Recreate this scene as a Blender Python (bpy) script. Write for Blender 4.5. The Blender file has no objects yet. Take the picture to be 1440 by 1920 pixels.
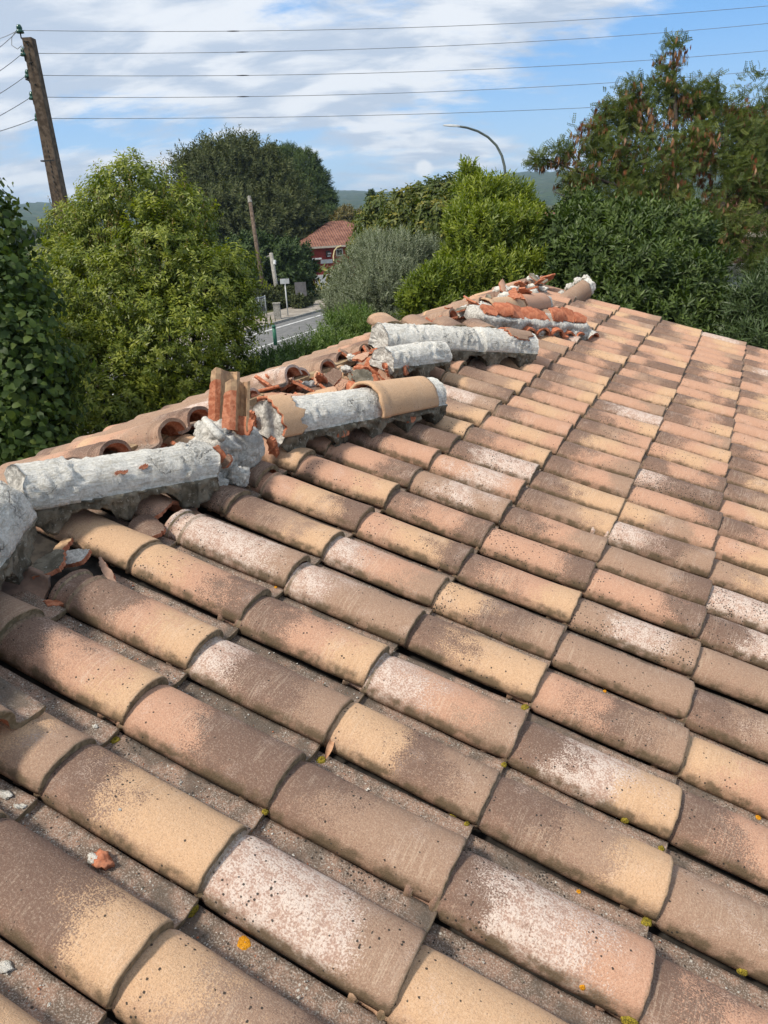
import bpy, bmesh, math, random
import numpy as np
from mathutils import Vector, Matrix, noise
S = bpy.context.scene; COL = S.collection
R = math.radians
# ------------------------------------------------------------------ camera
CZ = 5.5                                    # eye height above the ground (m)
FPX = 1400.0
M = np.array([[0.90269901, 0.12122633, -0.41284219], [0.42753455, -0.36078229, 0.828885], [-0.04846346, -0.92473797, -0.37750626]])
CAM = np.array([0, 0, CZ])
cd = bpy.data.cameras.new('camera'); cam = bpy.data.objects.new('camera', cd); COL.objects.link(cam)
cd.sensor_fit = 'VERTICAL'; cd.sensor_height = 36; cd.lens = FPX / 1920 * 36; cd.clip_start = .05; cd.clip_end = 8000
mw = Matrix.Identity(4)
for r in range(3):
    mw[r][0] = M[r, 0]; mw[r][1] = -M[r, 1]; mw[r][2] = -M[r, 2]; mw[r][3] = CAM[r]
cam.matrix_world = mw; S.camera = cam
def ray(px, py): return M @ np.array([(px - 720) / FPX, (py - 960) / FPX, 1.0])
def at(px, py, t):                          # point at depth t (m) in the direction of a photo pixel
    return CAM + ray(px, py) * t
def ground(px, py, z=0.0):
    d = ray(px, py); return CAM + d * ((z - CZ) / d[2])
def pix(P):
    c = M.T @ (np.asarray(P, float) - CAM); return 720 + FPX * c[0] / c[2], 960 + FPX * c[1] / c[2], c[2]
# ------------------------------------------------------------------ light
SUN_EL, SUN_AZ = 52, 212                    # azimuth, degrees clockwise from +Y (view is roughly +Y)
S.view_settings.view_transform = 'Standard'; S.view_settings.look = 'None'; S.view_settings.gamma = 1
S.view_settings.exposure = 0.85
world = bpy.data.worlds.new('World'); S.world = world; world.use_nodes = True
ld = bpy.data.lights.new('sun', 'SUN'); sun = bpy.data.objects.new('sun', ld); COL.objects.link(sun)
ld.energy = 2.4; ld.angle = R(7); ld.color = (1, .93, .82)
sd = Vector((math.sin(R(SUN_AZ)) * math.cos(R(SUN_EL)), math.cos(R(SUN_AZ)) * math.cos(R(SUN_EL)), math.sin(R(SUN_EL))))
sun.rotation_euler = sd.to_track_quat('Z', 'Y').to_euler()

# ------------------------------------------------------------------ node helpers
class NT:
    def __init__(s, tree): s.t = tree; tree.nodes.clear()
    def n(s, typ, **kw):
        nd = s.t.nodes.new(typ)
        for k, v in kw.items():
            if k in ('inp',):
                for a, b in v.items(): s.set(nd.inputs[a], b)
            else: setattr(nd, k, v)
        return nd
    def set(s, sock, v):
        if isinstance(v, bpy.types.NodeSocket): s.t.links.new(v, sock)
        else:
            try: sock.default_value = v
            except Exception: sock.default_value = tuple(v) + (1,) if len(v) == 3 else v
    def m(s, op, a, b=0.0, c=0.0):
        nd = s.n('ShaderNodeMath', operation=op); s.set(nd.inputs[0], a); s.set(nd.inputs[1], b)
        if op in ('MULTIPLY_ADD', 'SMOOTH_MIN', 'COMPARE'): s.set(nd.inputs[2], c)
        return nd.outputs[0]
    def ss(s, x, a, b, lo=0.0, hi=1.0):     # smoothstep
        nd = s.n('ShaderNodeMapRange', interpolation_type='SMOOTHSTEP')
        for k, v in zip(range(5), (x, a, b, lo, hi)): s.set(nd.inputs[k], v)
        return nd.outputs[0]
    def mix(s, f, a, b, mode='MIX'):
        nd = s.n('ShaderNodeMix', data_type='RGBA', blend_type=mode)
        s.set(nd.inputs[0], f); s.set(nd.inputs[6], a if not isinstance(a, tuple) else a + (1,)); s.set(nd.inputs[7], b if not isinstance(b, tuple) else b + (1,))
        return nd.outputs[2]
    def noise(s, vec, sc, det=3, rough=.55, dist=0.0):
        nd = s.n('ShaderNodeTexNoise'); s.set(nd.inputs['Vector'], vec)
        nd.inputs['Scale'].default_value = sc; nd.inputs['Detail'].default_value = det; nd.inputs['Roughness'].default_value = rough; nd.inputs['Distortion'].default_value = dist
        return nd.outputs[0]
    def vor(s, vec, sc, out=0):
        nd = s.n('ShaderNodeTexVoronoi'); s.set(nd.inputs['Vector'], vec); nd.inputs['Scale'].default_value = sc; return nd.outputs[out]
    def vm(s, op, a, b=(0, 0, 0)):
        nd = s.n('ShaderNodeVectorMath', operation=op); s.set(nd.inputs[0], a)
        if op == 'SCALE': s.set(nd.inputs[3], b)
        else: s.set(nd.inputs[1], b)
        return nd.outputs[0]
    def xyz(s, v):
        nd = s.n('ShaderNodeSeparateXYZ'); s.set(nd.inputs[0], v); return nd.outputs
    def ramp(s, f, stops, mode='LINEAR'):
        nd = s.n('ShaderNodeValToRGB'); cr = nd.color_ramp; cr.interpolation = mode
        while len(cr.elements) < len(stops): cr.elements.new(.5)
        for e, (p, c) in zip(cr.elements, stops): e.position = p; e.color = (c[0], c[1], c[2], 1)
        s.set(nd.inputs[0], f); return nd.outputs[0]
    def out(s, col, rough=.85, bump=None, bs=.3, bd=.002, spec=.3, **kw):
        b = s.n('ShaderNodeBsdfPrincipled'); s.set(b.inputs['Base Color'], col if not isinstance(col, tuple) else col + (1,)); s.set(b.inputs['Roughness'], rough)
        b.inputs['Specular IOR Level'].default_value = spec
        for k, v in kw.items(): s.set(b.inputs[k.replace('_', ' ')], v)
        if bump is not None:
            bn = s.n('ShaderNodeBump'); bn.inputs['Strength'].default_value = bs; bn.inputs['Distance'].default_value = bd
            s.set(bn.inputs['Height'], bump); s.t.links.new(bn.outputs[0], b.inputs['Normal'])
        o = s.n('ShaderNodeOutputMaterial'); s.t.links.new(b.outputs[0], o.inputs[0]); return b
def newmat(name):
    m = bpy.data.materials.new(name); m.use_nodes = True; return m, NT(m.node_tree)

# ------------------------------------------------------------------ sky: Nishita with thin broken cloud
def build_world():
    n = NT(world.node_tree)
    sky = n.n('ShaderNodeTexSky', sky_type='NISHITA'); sky.sun_disc = False
    sky.sun_elevation = R(SUN_EL); sky.sun_rotation = R(SUN_AZ); sky.air_density = 1.0; sky.dust_density = .6; sky.ozone_density = 2.2
    g = n.n('ShaderNodeTexCoord').outputs['Generated']
    x, y, z = n.xyz(g)[0:3]
    # direction frame of the view: a = to the right, b = forward (level)
    fw = np.array([ray(720, 400)[0], ray(720, 400)[1]]); fw /= np.linalg.norm(fw); rt = np.array([fw[1], -fw[0]])
    a = n.m('ADD', n.m('MULTIPLY', x, float(rt[0])), n.m('MULTIPLY', y, float(rt[1])))
    b = n.m('ADD', n.m('MULTIPLY', x, float(fw[0])), n.m('MULTIPLY', y, float(fw[1])))
    zz = n.m('MAXIMUM', z, 0.0)
    den = n.m('ADD', zz, .34)
    cv = n.n('ShaderNodeCombineXYZ'); n.set(cv.inputs[0], n.m('DIVIDE', a, den)); n.set(cv.inputs[1], n.m('DIVIDE', b, den))
    p = cv.outputs[0]
    n1 = n.noise(n.vm('MULTIPLY', p, (.62, 1.05, 1)), 3.1, 9, .56, .35)
    n2 = n.noise(n.vm('MULTIPLY', p, (.7, 1.5, 1)), 11.0, 6, .6, .2)
    nn = n.m('ADD', n.m('MULTIPLY', n1, .72), n.m('MULTIPLY', n2, .28))
    # cover: a broken sheet above a slanting edge, clear blue to the right, thin veil low down
    zb = n.m('ADD', .098, n.m('MULTIPLY', n.m('MAXIMUM', a, 0.0), .44))
    Sd = n.m('MINIMUM', n.m('MAXIMUM', n.m('MULTIPLY', n.m('SUBTRACT', z, zb), 2.6), -.15), .13)
    low = n.m('MULTIPLY', n.m('MULTIPLY', n.ss(z, .095, .05), n.ss(a, .30, -.1, .2, 1.0)), .15)
    cover = n.m('ADD', n.m('ADD', n.m('MULTIPLY', n.m('SUBTRACT', nn, .5), 1.25), .5), n.m('ADD', Sd, low))
    mask = n.m('MULTIPLY', n.ss(cover, .36, .56), .96)
    # one small puff low over the hills
    pd = ray(795, 316); pd /= np.linalg.norm(pd)
    dd = n.n('ShaderNodeVectorMath', operation='DISTANCE'); n.set(dd.inputs[0], n.vm('MULTIPLY', g, (1, 1, 1.25))); n.set(dd.inputs[1], (float(pd[0]), float(pd[1]), float(pd[2]) * 1.25))
    puff = n.ss(n.m('ADD', dd.outputs['Value'], n.m('MULTIPLY', n.noise(g, 70, 4), .014)), .0225, .0125, 0, .95)
    shade = n.noise(n.vm('MULTIPLY', p, (.6, 1.25, 1)), 6.0, 7, .55, .3)
    cloud = n.mix(n.ss(shade, .40, .60), (3.7, 4.3, 5.2), (5.9, 6.15, 6.5))
    skyb = n.mix(n.ss(z, .20, .0), (1.35, 3.25, 6.3), (3.2, 4.75, 6.5))
    skyc = n.mix(n.ss(z, .55, .2, .25, .85), sky.outputs[0], skyb)
    c = n.mix(mask, skyc, cloud); c = n.mix(puff, c, (6.6, 6.7, 6.8))
    bg = n.n('ShaderNodeBackground'); n.set(bg.inputs[0], c); bg.inputs[1].default_value = SKY_STR
    o = n.n('ShaderNodeOutputWorld'); n.t.links.new(bg.outputs[0], o.inputs[0])
SKY_STR = .085
build_world()

# ------------------------------------------------------------------ mesh helpers
def mesh(name, V, F, mats, mi=None, smooth=True):
    me = bpy.data.meshes.new(name); me.from_pydata([tuple(v) for v in V], [], [tuple(f) for f in F])
    for m in (mats if isinstance(mats, (list, tuple)) else [mats]): me.materials.append(m)
    if mi is not None: me.polygons.foreach_set('material_index', np.asarray(mi, np.int32))
    if smooth: me.polygons.foreach_set('use_smooth', np.ones(len(me.polygons), bool))
    me.update(); return me
def fastmesh(name, V, F, mats, attr=None, smooth=False, mi=None):      # V (n,3), F (m,k) arrays
    me = bpy.data.meshes.new(name); k = F.shape[1]
    me.vertices.add(len(V)); me.vertices.foreach_set('co', np.asarray(V, np.float32).ravel())
    me.loops.add(F.size); me.loops.foreach_set('vertex_index', F.astype(np.int32).ravel())
    me.polygons.add(len(F)); me.polygons.foreach_set('loop_start', np.arange(0, F.size, k, dtype=np.int32))
    me.polygons.foreach_set('loop_total', np.full(len(F), k, np.int32))
    if smooth: me.polygons.foreach_set('use_smooth', np.ones(len(F), bool))
    for m in (mats if isinstance(mats, (list, tuple)) else [mats]): me.materials.append(m)
    if mi is not None: me.polygons.foreach_set('material_index', np.asarray(mi, np.int32))
    if attr is not None:
        at_ = me.attributes.new('tint', 'FLOAT', 'FACE'); at_.data.foreach_set('value', np.asarray(attr, np.float32))
    me.update(calc_edges=True); return me
def obj(name, me, parent=None, loc=None):
    o = bpy.data.objects.new(name, me); COL.objects.link(o)
    if parent: o.parent = parent
    if loc is not None: o.location = loc
    return o
def tag(o, label=None, cat=None, group=None, kind=None):
    if label: o['label'] = label
    if cat: o['category'] = cat
    if group: o['group'] = group
    if kind: o['kind'] = kind
    return o
def thing(name, loc, label, cat, group=None):
    o = bpy.data.objects.new(name, None); COL.objects.link(o); o.location = loc; o.empty_display_size = .1
    return tag(o, label, cat, group)
class MB:                                     # collects simple shapes for ONE mesh
    def __init__(s): s.V = []; s.F = []
    def add(s, V, F):
        b = len(s.V); s.V += [tuple(v) for v in V]; s.F += [tuple(i + b for i in f) for f in F]; return s
    def box(s, c, d, rot=None):
        c = Vector(c); V = []
        for x in (-.5, .5):
            for y in (-.5, .5):
                for z in (-.5, .5):
                    v = Vector((x * d[0], y * d[1], z * d[2]))
                    if rot is not None: v = rot @ v
                    V.append(v + c)
        return s.add(V, [(0, 1, 3, 2), (4, 6, 7, 5), (0, 4, 5, 1), (2, 3, 7, 6), (0, 2, 6, 4), (1, 5, 7, 3)])
    def tube(s, pts, rad, n=8, caps=True):
        pts = [Vector(p) for p in pts]; rad = rad if isinstance(rad, (list, tuple)) else [rad] * len(pts)
        V = []; F = []; ref = None
        for i, p in enumerate(pts):
            t = (pts[min(i + 1, len(pts) - 1)] - pts[max(i - 1, 0)]).normalized()
            if ref is None: ref = t.orthogonal().normalized()
            ref = (ref - t * ref.dot(t)).normalized(); bn = t.cross(ref)
            for k in range(n):
                a = 2 * math.pi * k / n; V.append(p + (ref * math.cos(a) + bn * math.sin(a)) * rad[i])
        for i in range(len(pts) - 1):
            for k in range(n):
                F.append((i * n + k, i * n + (k + 1) % n, (i + 1) * n + (k + 1) % n, (i + 1) * n + k))
        if caps: F += [tuple(range(n))[::-1], tuple(range((len(pts) - 1) * n, len(pts) * n))]
        return s.add(V, F)
    def build(s, name, mat, parent=None, smooth=False, loc=None):
        return obj(name, mesh(name, s.V, s.F, mat, smooth=smooth), parent, loc)
def fbm(p, oct=4): return noise.fractal(Vector(p), .9, 2.1, oct, noise_basis='PERLIN_ORIGINAL')

# ------------------------------------------------------------------ roof frame (metres)
B, A = .37, .21424                            # exposed tile length, tile pitch
P0 = CAM + np.array([-0.38800587, 1.1185836, -1.19645968])
SL = R(15.6526); VD = np.array([math.cos(SL), 0, -math.sin(SL)]); UD = np.array([0, 1., 0]); ND = np.array([math.sin(SL), 0, math.cos(SL)])
def G(i, j, h=0.0): return P0 + VD * i * B + UD * A * j + ND * h
RI = -4.2
RIDGE = G(RI, 0)
SLL = R(17.0); VL = np.array([-math.cos(SLL), 0, -math.sin(SLL)]); NL = np.array([-math.sin(SLL), 0, math.cos(SLL)])
def frame(o, org, x, y, z, jit=None):
    m = Matrix.Identity(4)
    for r in range(3): m[r][0] = x[r]; m[r][1] = y[r]; m[r][2] = z[r]; m[r][3] = org[r]
    if jit is not None: m = m @ jit
    o.matrix_world = m
    return o

# ------------------------------------------------------------------ materials
DARK, TAN, SALM, OCHR, FROST = 0.0, .25, .5, .75, 1.0
TONES = [(0.0, (.168, .100, .072)), (.25, (.325, .205, .138)), (.5, (.500, .278, .180)), (.75, (.560, .352, .205)), (1.0, (.44, .29, .225))]
def tile_material(plain=False):
    m, n = newmat('weathered_clay_shard' if plain else 'weathered_clay_tile')
    tc = n.n('ShaderNodeTexCoord').outputs['Object']; oi = n.n('ShaderNodeObjectInfo')
    rnd = oi.outputs['Random']; col = oi.outputs['Color']
    sep = n.n('ShaderNodeSeparateColor'); n.set(sep.inputs[0], col)
    off = n.n('ShaderNodeCombineXYZ'); n.set(off.inputs[0], n.m('MULTIPLY', rnd, 37.0)); n.set(off.inputs[1], n.m('MULTIPLY', rnd, 91.0)); n.set(off.inputs[2], n.m('MULTIPLY', rnd, 53.0))
    p = n.vm('ADD', tc, off.outputs[0])
    x, y, z = n.xyz(tc)[0:3]
    s = n.m('ADD', n.m('DIVIDE', x, B), .5 if plain else 1.0)
    big = n.noise(p, 9, 3, .5); mid = n.noise(p, 45, 3, .6); fine = n.noise(p, 330, 3, .65); grain = n.noise(p, 620, 2, .6)
    wob = n.m('ADD', n.m('MULTIPLY', n.m('SUBTRACT', big, .5), .85), n.m('MULTIPLY', n.m('SUBTRACT', mid, .5), .25))
    dith = n.m('MULTIPLY', n.m('SUBTRACT', fine, .5), 1.0)
    t = n.m('ADD', n.m('ADD', s, wob), dith)
    c0 = n.ramp(sep.outputs[0], TONES); c1 = n.ramp(sep.outputs[1], TONES); c2 = n.ramp(sep.outputs[2], TONES)
    c = n.mix(n.ss(t, .24, .46), c0, c1); c = n.mix(n.ss(t, .60, .82), c, c2)
    g2 = n.noise(p, 250, 2, .55)
    def isf(v): return n.ss(v, .9, .97)
    fa = n.m('ADD', n.m('MULTIPLY', isf(sep.outputs[0]), n.ss(t, .44, .2)), n.m('MULTIPLY', isf(sep.outputs[1]), n.m('MULTIPLY', n.ss(t, .2, .42), n.ss(t, .84, .62)))); fa = n.m('ADD', fa, n.m('MULTIPLY', isf(sep.outputs[2]), n.ss(t, .62, .84)))
    fw_ = n.m('MULTIPLY', n.m('MINIMUM', fa, 1.0), n.ss(n.m('ADD', n.m('MULTIPLY', mid, .7), n.m('MULTIPLY', g2, 1.0)), .72, .98))
    c = n.mix(n.m('MULTIPLY', fw_, .72), c, (.70, .60, .52))
    # brown bisque showing low on the barrel sides, pale engobe on the crown
    pink = n.mix(.5, (.40, .22, .15), (.34, .21, .145))
    side = n.m('ADD', n.m('ADD', n.m('MULTIPLY', z, 14.0), n.m('MULTIPLY', n.m('SUBTRACT', mid, .5), 1.0)), n.m('MULTIPLY', dith, 1.1))
    c = n.mix(n.ss(side, .72, .18, 0, 0 if plain else .5), c, pink)
    stk = n.noise(n.vm('MULTIPLY', p, (300, 14, 14)), 1.0, 3, .6); c = n.mix(n.m('MULTIPLY', n.ss(n.noise(p, 8, 2), .46, .62), n.ss(stk, .5, .64, 0, .34)), c, n.mix(.6, c, (.70, .56, .42))); c = n.mix(n.m('MULTIPLY', n.ss(n.noise(p, 8, 2), .46, .62), n.ss(stk, .46, .34, 0, .25)), c, n.mix(.5, c, (.15, .10, .07)))
    # speckle
    c = n.mix(n.ss(g2, .53, .64, 0, .26), c, n.mix(.55, c, (.70, .56, .42))); c = n.mix(n.ss(g2, .46, .36, 0, .30), c, n.mix(.62, c, (.13, .08, .055)))
    c = n.mix(n.m('MULTIPLY', n.ss(grain, .56, .66), .38), c, n.mix(.5, c, (.66, .54, .40)))
    c = n.mix(n.m('MULTIPLY', n.ss(grain, .45, .36), .55), c, n.mix(.6, c, (.12, .075, .05)))
    # faint frost bloom on parts of any tile
    fr = n.m('MULTIPLY', n.ss(n.noise(p, 13, 2), .56, .72), n.ss(fine, .50, .58))
    c = n.mix(n.m('MULTIPLY', fr, .42), c, (.60, .47, .39))
    # ground in dirt and moss along the joints and in the channel
    foot = n.m('ADD', y, n.m('MULTIPLY', n.m('SUBTRACT', mid, .5), .014))
    c = n.mix(n.m('MULTIPLY', n.ss(foot, .0100, .0010, 0, 0 if plain else .85), n.ss(n.noise(p, 24, 3), .38, .56, .35, 1)), c, (.085, .062, .032))
    pan = n.m('MULTIPLY', n.ss(y, .142, .156), 0.0 if plain else 1.0)
    pc = n.mix(n.ss(n.noise(p, 30, 4, .65), .38, .62), (.16, .115, .085), (.30, .19, .135))
    pc = n.mix(n.ss(fine, .52, .62, 0, .7), pc, (.48, .42, .36)); pc = n.mix(n.ss(fine, .43, .35, 0, .75), pc, (.085, .065, .048))
    ls = n.n('ShaderNodeTexVoronoi'); n.set(ls.inputs['Vector'], p); ls.inputs['Scale'].default_value = 75; pc = n.mix(n.m('MULTIPLY', n.ss(n.m('ADD', ls.outputs[0], n.m('MULTIPLY', grain, .12)), .26, .20), n.ss(n.xyz(ls.outputs[1])[2], .86, .88, 0, .75)), pc, (.55, .53, .47)); pc = n.mix(n.ss(n.noise(p, 6.5, 3), .50, .62, 0, .7), pc, (.085, .07, .055)); c = n.mix(pan, c, pc)
    # black lichen dots, thickest near the sheltered upper end
    d = n.vor(p, 135); dsz = n.n('ShaderNodeTexVoronoi'); n.set(dsz.inputs['Vector'], p); dsz.inputs['Scale'].default_value = 135
    rr = n.xyz(dsz.outputs[1])[0]
    amt = n.m('MULTIPLY', n.m('ADD', n.ss(n.noise(p, 11, 3), .42, .66, .0, 1.0), n.ss(s, .35, .02, 0, .55)), oi.outputs['Alpha'])
    amt = n.m('ADD', amt, n.m('MULTIPLY', pan, n.ss(n.noise(p, 7, 3), .56, .68, 0, .75)))
    keep = n.ss(rr, n.m('SUBTRACT', 1.0, amt), n.m('SUBTRACT', 1.02, amt))
    dot = n.m('MULTIPLY', n.ss(n.m('ADD', d, n.m('MULTIPLY', n.m('SUBTRACT', grain, .5), .35)), .36, .28), keep)
    c = n.mix(n.m('MULTIPLY', dot, .93), c, (.028, .024, .02))
    d2 = n.vor(p, 48); k2 = n.n('ShaderNodeTexVoronoi'); n.set(k2.inputs['Vector'], p); k2.inputs['Scale'].default_value = 48
    q = n.m('MULTIPLY', n.ss(d2, .10, .075), n.ss(n.xyz(k2.outputs[1])[1], .90, .92)); c = n.mix(n.m('MULTIPLY', q, .85), c, (.05, .04, .033))
    # dark green brown growth on the exposed front edge
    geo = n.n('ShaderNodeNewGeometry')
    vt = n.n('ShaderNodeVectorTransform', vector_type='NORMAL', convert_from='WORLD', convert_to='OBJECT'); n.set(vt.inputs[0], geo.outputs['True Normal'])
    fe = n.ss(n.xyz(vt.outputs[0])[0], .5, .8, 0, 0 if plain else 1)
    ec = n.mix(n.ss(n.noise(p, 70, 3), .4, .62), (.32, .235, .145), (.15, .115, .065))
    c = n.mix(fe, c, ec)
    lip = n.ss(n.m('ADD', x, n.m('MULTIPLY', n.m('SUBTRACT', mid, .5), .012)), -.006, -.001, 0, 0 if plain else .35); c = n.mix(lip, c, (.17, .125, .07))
    h = n.m('ADD', n.m('ADD', fine, n.m('MULTIPLY', grain, .5)), n.m('MULTIPLY', mid, 1.2))
    n.out(c, n.m('ADD', .72, n.m('MULTIPLY', fine, .2)), h, .7, .0024, .3)
    return m
M_TILE = tile_material(); M_CAP = tile_material(True)
def simple(name, lo, hi, sc=40, rough=.85, bd=.003, det=5, coord='Object', dark=None, bs=.5, spec=.3, a=.38, b=.62):
    m, n = newmat(name); p = n.n('ShaderNodeTexCoord').outputs[coord]
    f = n.noise(p, sc, det, .62); c = n.mix(n.ss(f, a, b), lo, hi)
    if dark: c = n.mix(n.ss(n.noise(p, sc * 3.1, 4, .7), .60, .70, 0, dark[1]), c, dark[0])
    n.out(c, rough, f, bs, bd, spec); return m
M_RAW = simple('broken_red_clay', (.34, .105, .05), (.52, .21, .115), 60, .9, .004, dark=((.28, .20, .15), .5))
def mortar_white():
    m, n = newmat('white_lime_mortar'); p = n.n('ShaderNodeTexCoord').outputs['Object']; x, y, z = n.xyz(p)[0:3]
    st = n.noise(n.vm('MULTIPLY', p, (.12, 1, 1)), 150, 4, .6); rg = n.noise(p, 120, 5, .7); lo = n.noise(p, 9, 4, .6)
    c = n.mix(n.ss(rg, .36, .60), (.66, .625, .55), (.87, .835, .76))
    c = n.mix(n.ss(st, .52, .62, 0, .55), c, (.50, .45, .36))
    gp = n.m('MULTIPLY', n.ss(lo, .56, .68), n.ss(rg, .58, .42)); c = n.mix(n.m('MULTIPLY', gp, .75), c, (.31, .295, .27))
    vo = n.n('ShaderNodeTexVoronoi', feature='DISTANCE_TO_EDGE'); n.set(vo.inputs['Vector'], n.vm('ADD', p, n.vm('SCALE', n.noise(p, 25, 3), .05))); vo.inputs['Scale'].default_value = 13
    ck = n.m('MULTIPLY', n.ss(vo.outputs[0], .022, .004), n.ss(lo, .54, .62)); c = n.mix(n.m('MULTIPLY', ck, .7), c, (.16, .15, .14))
    h = n.m('ADD', n.m('ADD', n.m('MULTIPLY', st, n.ss(lo, .62, .45, .1, 1.1)), n.m('MULTIPLY', rg, n.ss(lo, .42, .6, .5, 2.2))), n.m('MULTIPLY', ck, -1.2))
    n.out(c, .95, n.m('ADD', h, n.m('MULTIPLY', n.noise(p, 420, 3, .7), .7)), 1.0, .007, .15); return m
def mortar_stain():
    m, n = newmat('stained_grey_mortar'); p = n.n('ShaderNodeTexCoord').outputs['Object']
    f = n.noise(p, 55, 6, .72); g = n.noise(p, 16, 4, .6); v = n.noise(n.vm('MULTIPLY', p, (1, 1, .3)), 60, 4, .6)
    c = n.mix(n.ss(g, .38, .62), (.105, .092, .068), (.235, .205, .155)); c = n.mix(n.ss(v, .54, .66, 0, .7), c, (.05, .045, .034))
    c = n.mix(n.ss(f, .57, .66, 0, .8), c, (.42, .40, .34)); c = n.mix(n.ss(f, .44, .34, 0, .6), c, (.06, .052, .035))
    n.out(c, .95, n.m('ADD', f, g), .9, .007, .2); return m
def mortar_rough():
    m, n = newmat('broken_grey_white_mortar'); p = n.n('ShaderNodeTexCoord').outputs['Object']
    f = n.noise(p, 70, 6, .75); g = n.noise(p, 18, 4, .6)
    c = n.mix(n.ss(f, .36, .62), (.38, .355, .315), (.70, .665, .60)); c = n.mix(n.ss(g, .56, .7, 0, .6), c, (.29, .28, .265))
    n.out(c, .95, n.m('ADD', f, g), 1.0, .010, .2); return m
M_MW, M_MS, M_MR = mortar_white(), mortar_stain(), mortar_rough()
def leafmat(name, c0, c1, c2, rough=.42, trans=.35, spec=.4):
    m, n = newmat(name); a = n.n('ShaderNodeAttribute', attribute_name='tint').outputs['Fac']
    c = n.ramp(a, [(0, c0), (.5, c1), (1, c2)])
    geo = n.n('ShaderNodeNewGeometry'); c = n.mix(n.m('MULTIPLY', geo.outputs['Backfacing'], .35), c, n.mix(.5, c, (.22, .27, .12)))
    b = n.n('ShaderNodeBsdfPrincipled'); n.set(b.inputs['Base Color'], c); b.inputs['Roughness'].default_value = rough; b.inputs['Specular IOR Level'].default_value = spec
    t = n.n('ShaderNodeBsdfTranslucent'); n.set(t.inputs[0], n.mix(1.0, c, (.9, 1.0, .35), 'MULTIPLY'))
    x = n.n('ShaderNodeMixShader'); x.inputs[0].default_value = trans; n.t.links.new(b.outputs[0], x.inputs[1]); n.t.links.new(t.outputs[0], x.inputs[2])
    o = n.n('ShaderNodeOutputMaterial'); n.t.links.new(x.outputs[0], o.inputs[0]); return m
M_BARK = simple('grey_bark', (.07, .055, .042), (.15, .125, .10), 25, .9, .01)
M_BARKD = simple('dark_bark', (.035, .028, .022), (.075, .06, .048), 25, .9, .01)
M_WOOD = simple('weathered_batten_wood', (.22, .15, .09), (.40, .29, .17), 30, .8, .002)
M_DECK = simple('dark_roof_underlay', (.02, .017, .015), (.05, .043, .036), 20, .9, .003)

# ------------------------------------------------------------------ roof tile mesh
def section(nb=22, H=.061, W=.150, k=0.0, seed=0):
    """outer profile of one tile, y across, z up: barrel then shallow channel"""
    P = []
    for a in range(nb + 1):
        th = math.pi * a / nb; cy = -math.cos(th); sz = math.sin(th) ** .82
        P.append((W / 2 + cy * (W / 2 - k), .011 + sz * (H - k * .9)))
    yb = W - k
    for f, zz in ((.10, .0065), (.24, .0035), (.45, .0022), (.68, .0026), (.86, .0042), (1.0, .0062)):
        P.append((yb + f * (.2132 - yb), zz))
    return np.array(P)
def inner(P, t):
    Q = []
    for i in range(len(P)):
        a = P[max(i - 1, 0)]; b = P[min(i + 1, len(P) - 1)]; d = b - a; d /= np.linalg.norm(d) + 1e-9; Q.append(P[i] + np.array([d[1], -d[0]]) * t)
    Q = np.array(Q); Q[0] = P[0] + (t, 0); Q[-1] = P[-1] + (0, -t * .8); return Q
TILT = .040
def make_tile_mesh(name, seed, xa=-.435, xb=0.0, cut=None, mats=None, both=True):
    rs = random.Random(seed); xs = [-.435, -.430, -.421, -.418, -.402, -.390, -.386, -.380, -.374, -.368, -.355, -.32, -.27, -.22, -.17, -.12, -.07, -.03, -.008, -.002, 0]
    ks = [.003, .002, .004, .0105, .0115, .0105, .008, .0, -.0008, .005, .001, 0, 0, 0, 0, 0, 0, 0, 0, .0008, .0026]
    V = []; F = []; MI = []; T = .0125; ph = rs.random() * 50; TF = .0035
    secs = []
    for x, k in zip(xs, ks):
        if x < xa - 1e-6 or x > xb + 1e-6: continue
        P = section(k=k); u_ = max(0, 1 + x / .09); Pq = P.copy(); Pq[:, 1] += TF * u_; secs.append((x, Pq, inner(Pq, T + TF * u_ * .8)))
    n = len(secs[0][1])
    for (x, P, Q) in secs:
        for pt in np.concatenate([P, Q[::-1]]):
            w = .0010 * fbm((x * 9 + ph, pt[0] * 25, pt[1] * 20)); w2 = .0034 * fbm((x * 3.4 + ph + 9, pt[0] * 5, 0), 2)
            e = (.0028 * fbm((ph + 3, pt[0] * 34, pt[1] * 34), 4) - .016 * max(0, fbm((ph + 8, pt[0] * 15, pt[1] * 15), 2) - .42)) if (abs(x - xb) < .012 or abs(x - xa) < .006) and pt[0] < .205 else 0
            if cut is not None and abs(x - xb) < .012: e += cut * (.6 + fbm((ph, pt[0] * 22, 3), 4))
            V.append((x + e, pt[0] + w * .6, pt[1] + w + w2 + TILT * x))
    c = 2 * n; ns = len(secs)
    for s in range(ns - 1):
        for a in range(c):
            b = (a + 1) % c
            F.append((s * c + a, s * c + b, (s + 1) * c + b, (s + 1) * c + a)); MI.append(0 if (a < n - 1 or not both) else 1)
    for s, fl in ((0, 0), (ns - 1, 1)):
        for a in range(n - 1):
            q = (s * c + a, s * c + a + 1, s * c + c - 2 - a, s * c + c - 1 - a)
            F.append(q[::-1] if fl == 0 else q); MI.append(1 if (cut is not None and fl) else 0)
    F = [f[::-1] for f in F]
    me = mesh(name, V, F, mats or [M_TILE, M_RAW], MI)
    me.polygons.foreach_set('use_smooth', [True] * ((ns - 1) * c) + [False] * (len(F) - (ns - 1) * c)); me.update()
    return me
TILE_ME = [make_tile_mesh('clay_tile_mesh', s) for s in range(10)]
TILE_BROKEN = [make_tile_mesh('broken_tile_mesh', 20 + s, xb=-.12 - .06 * s, cut=.02) for s in range(2)]
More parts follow.
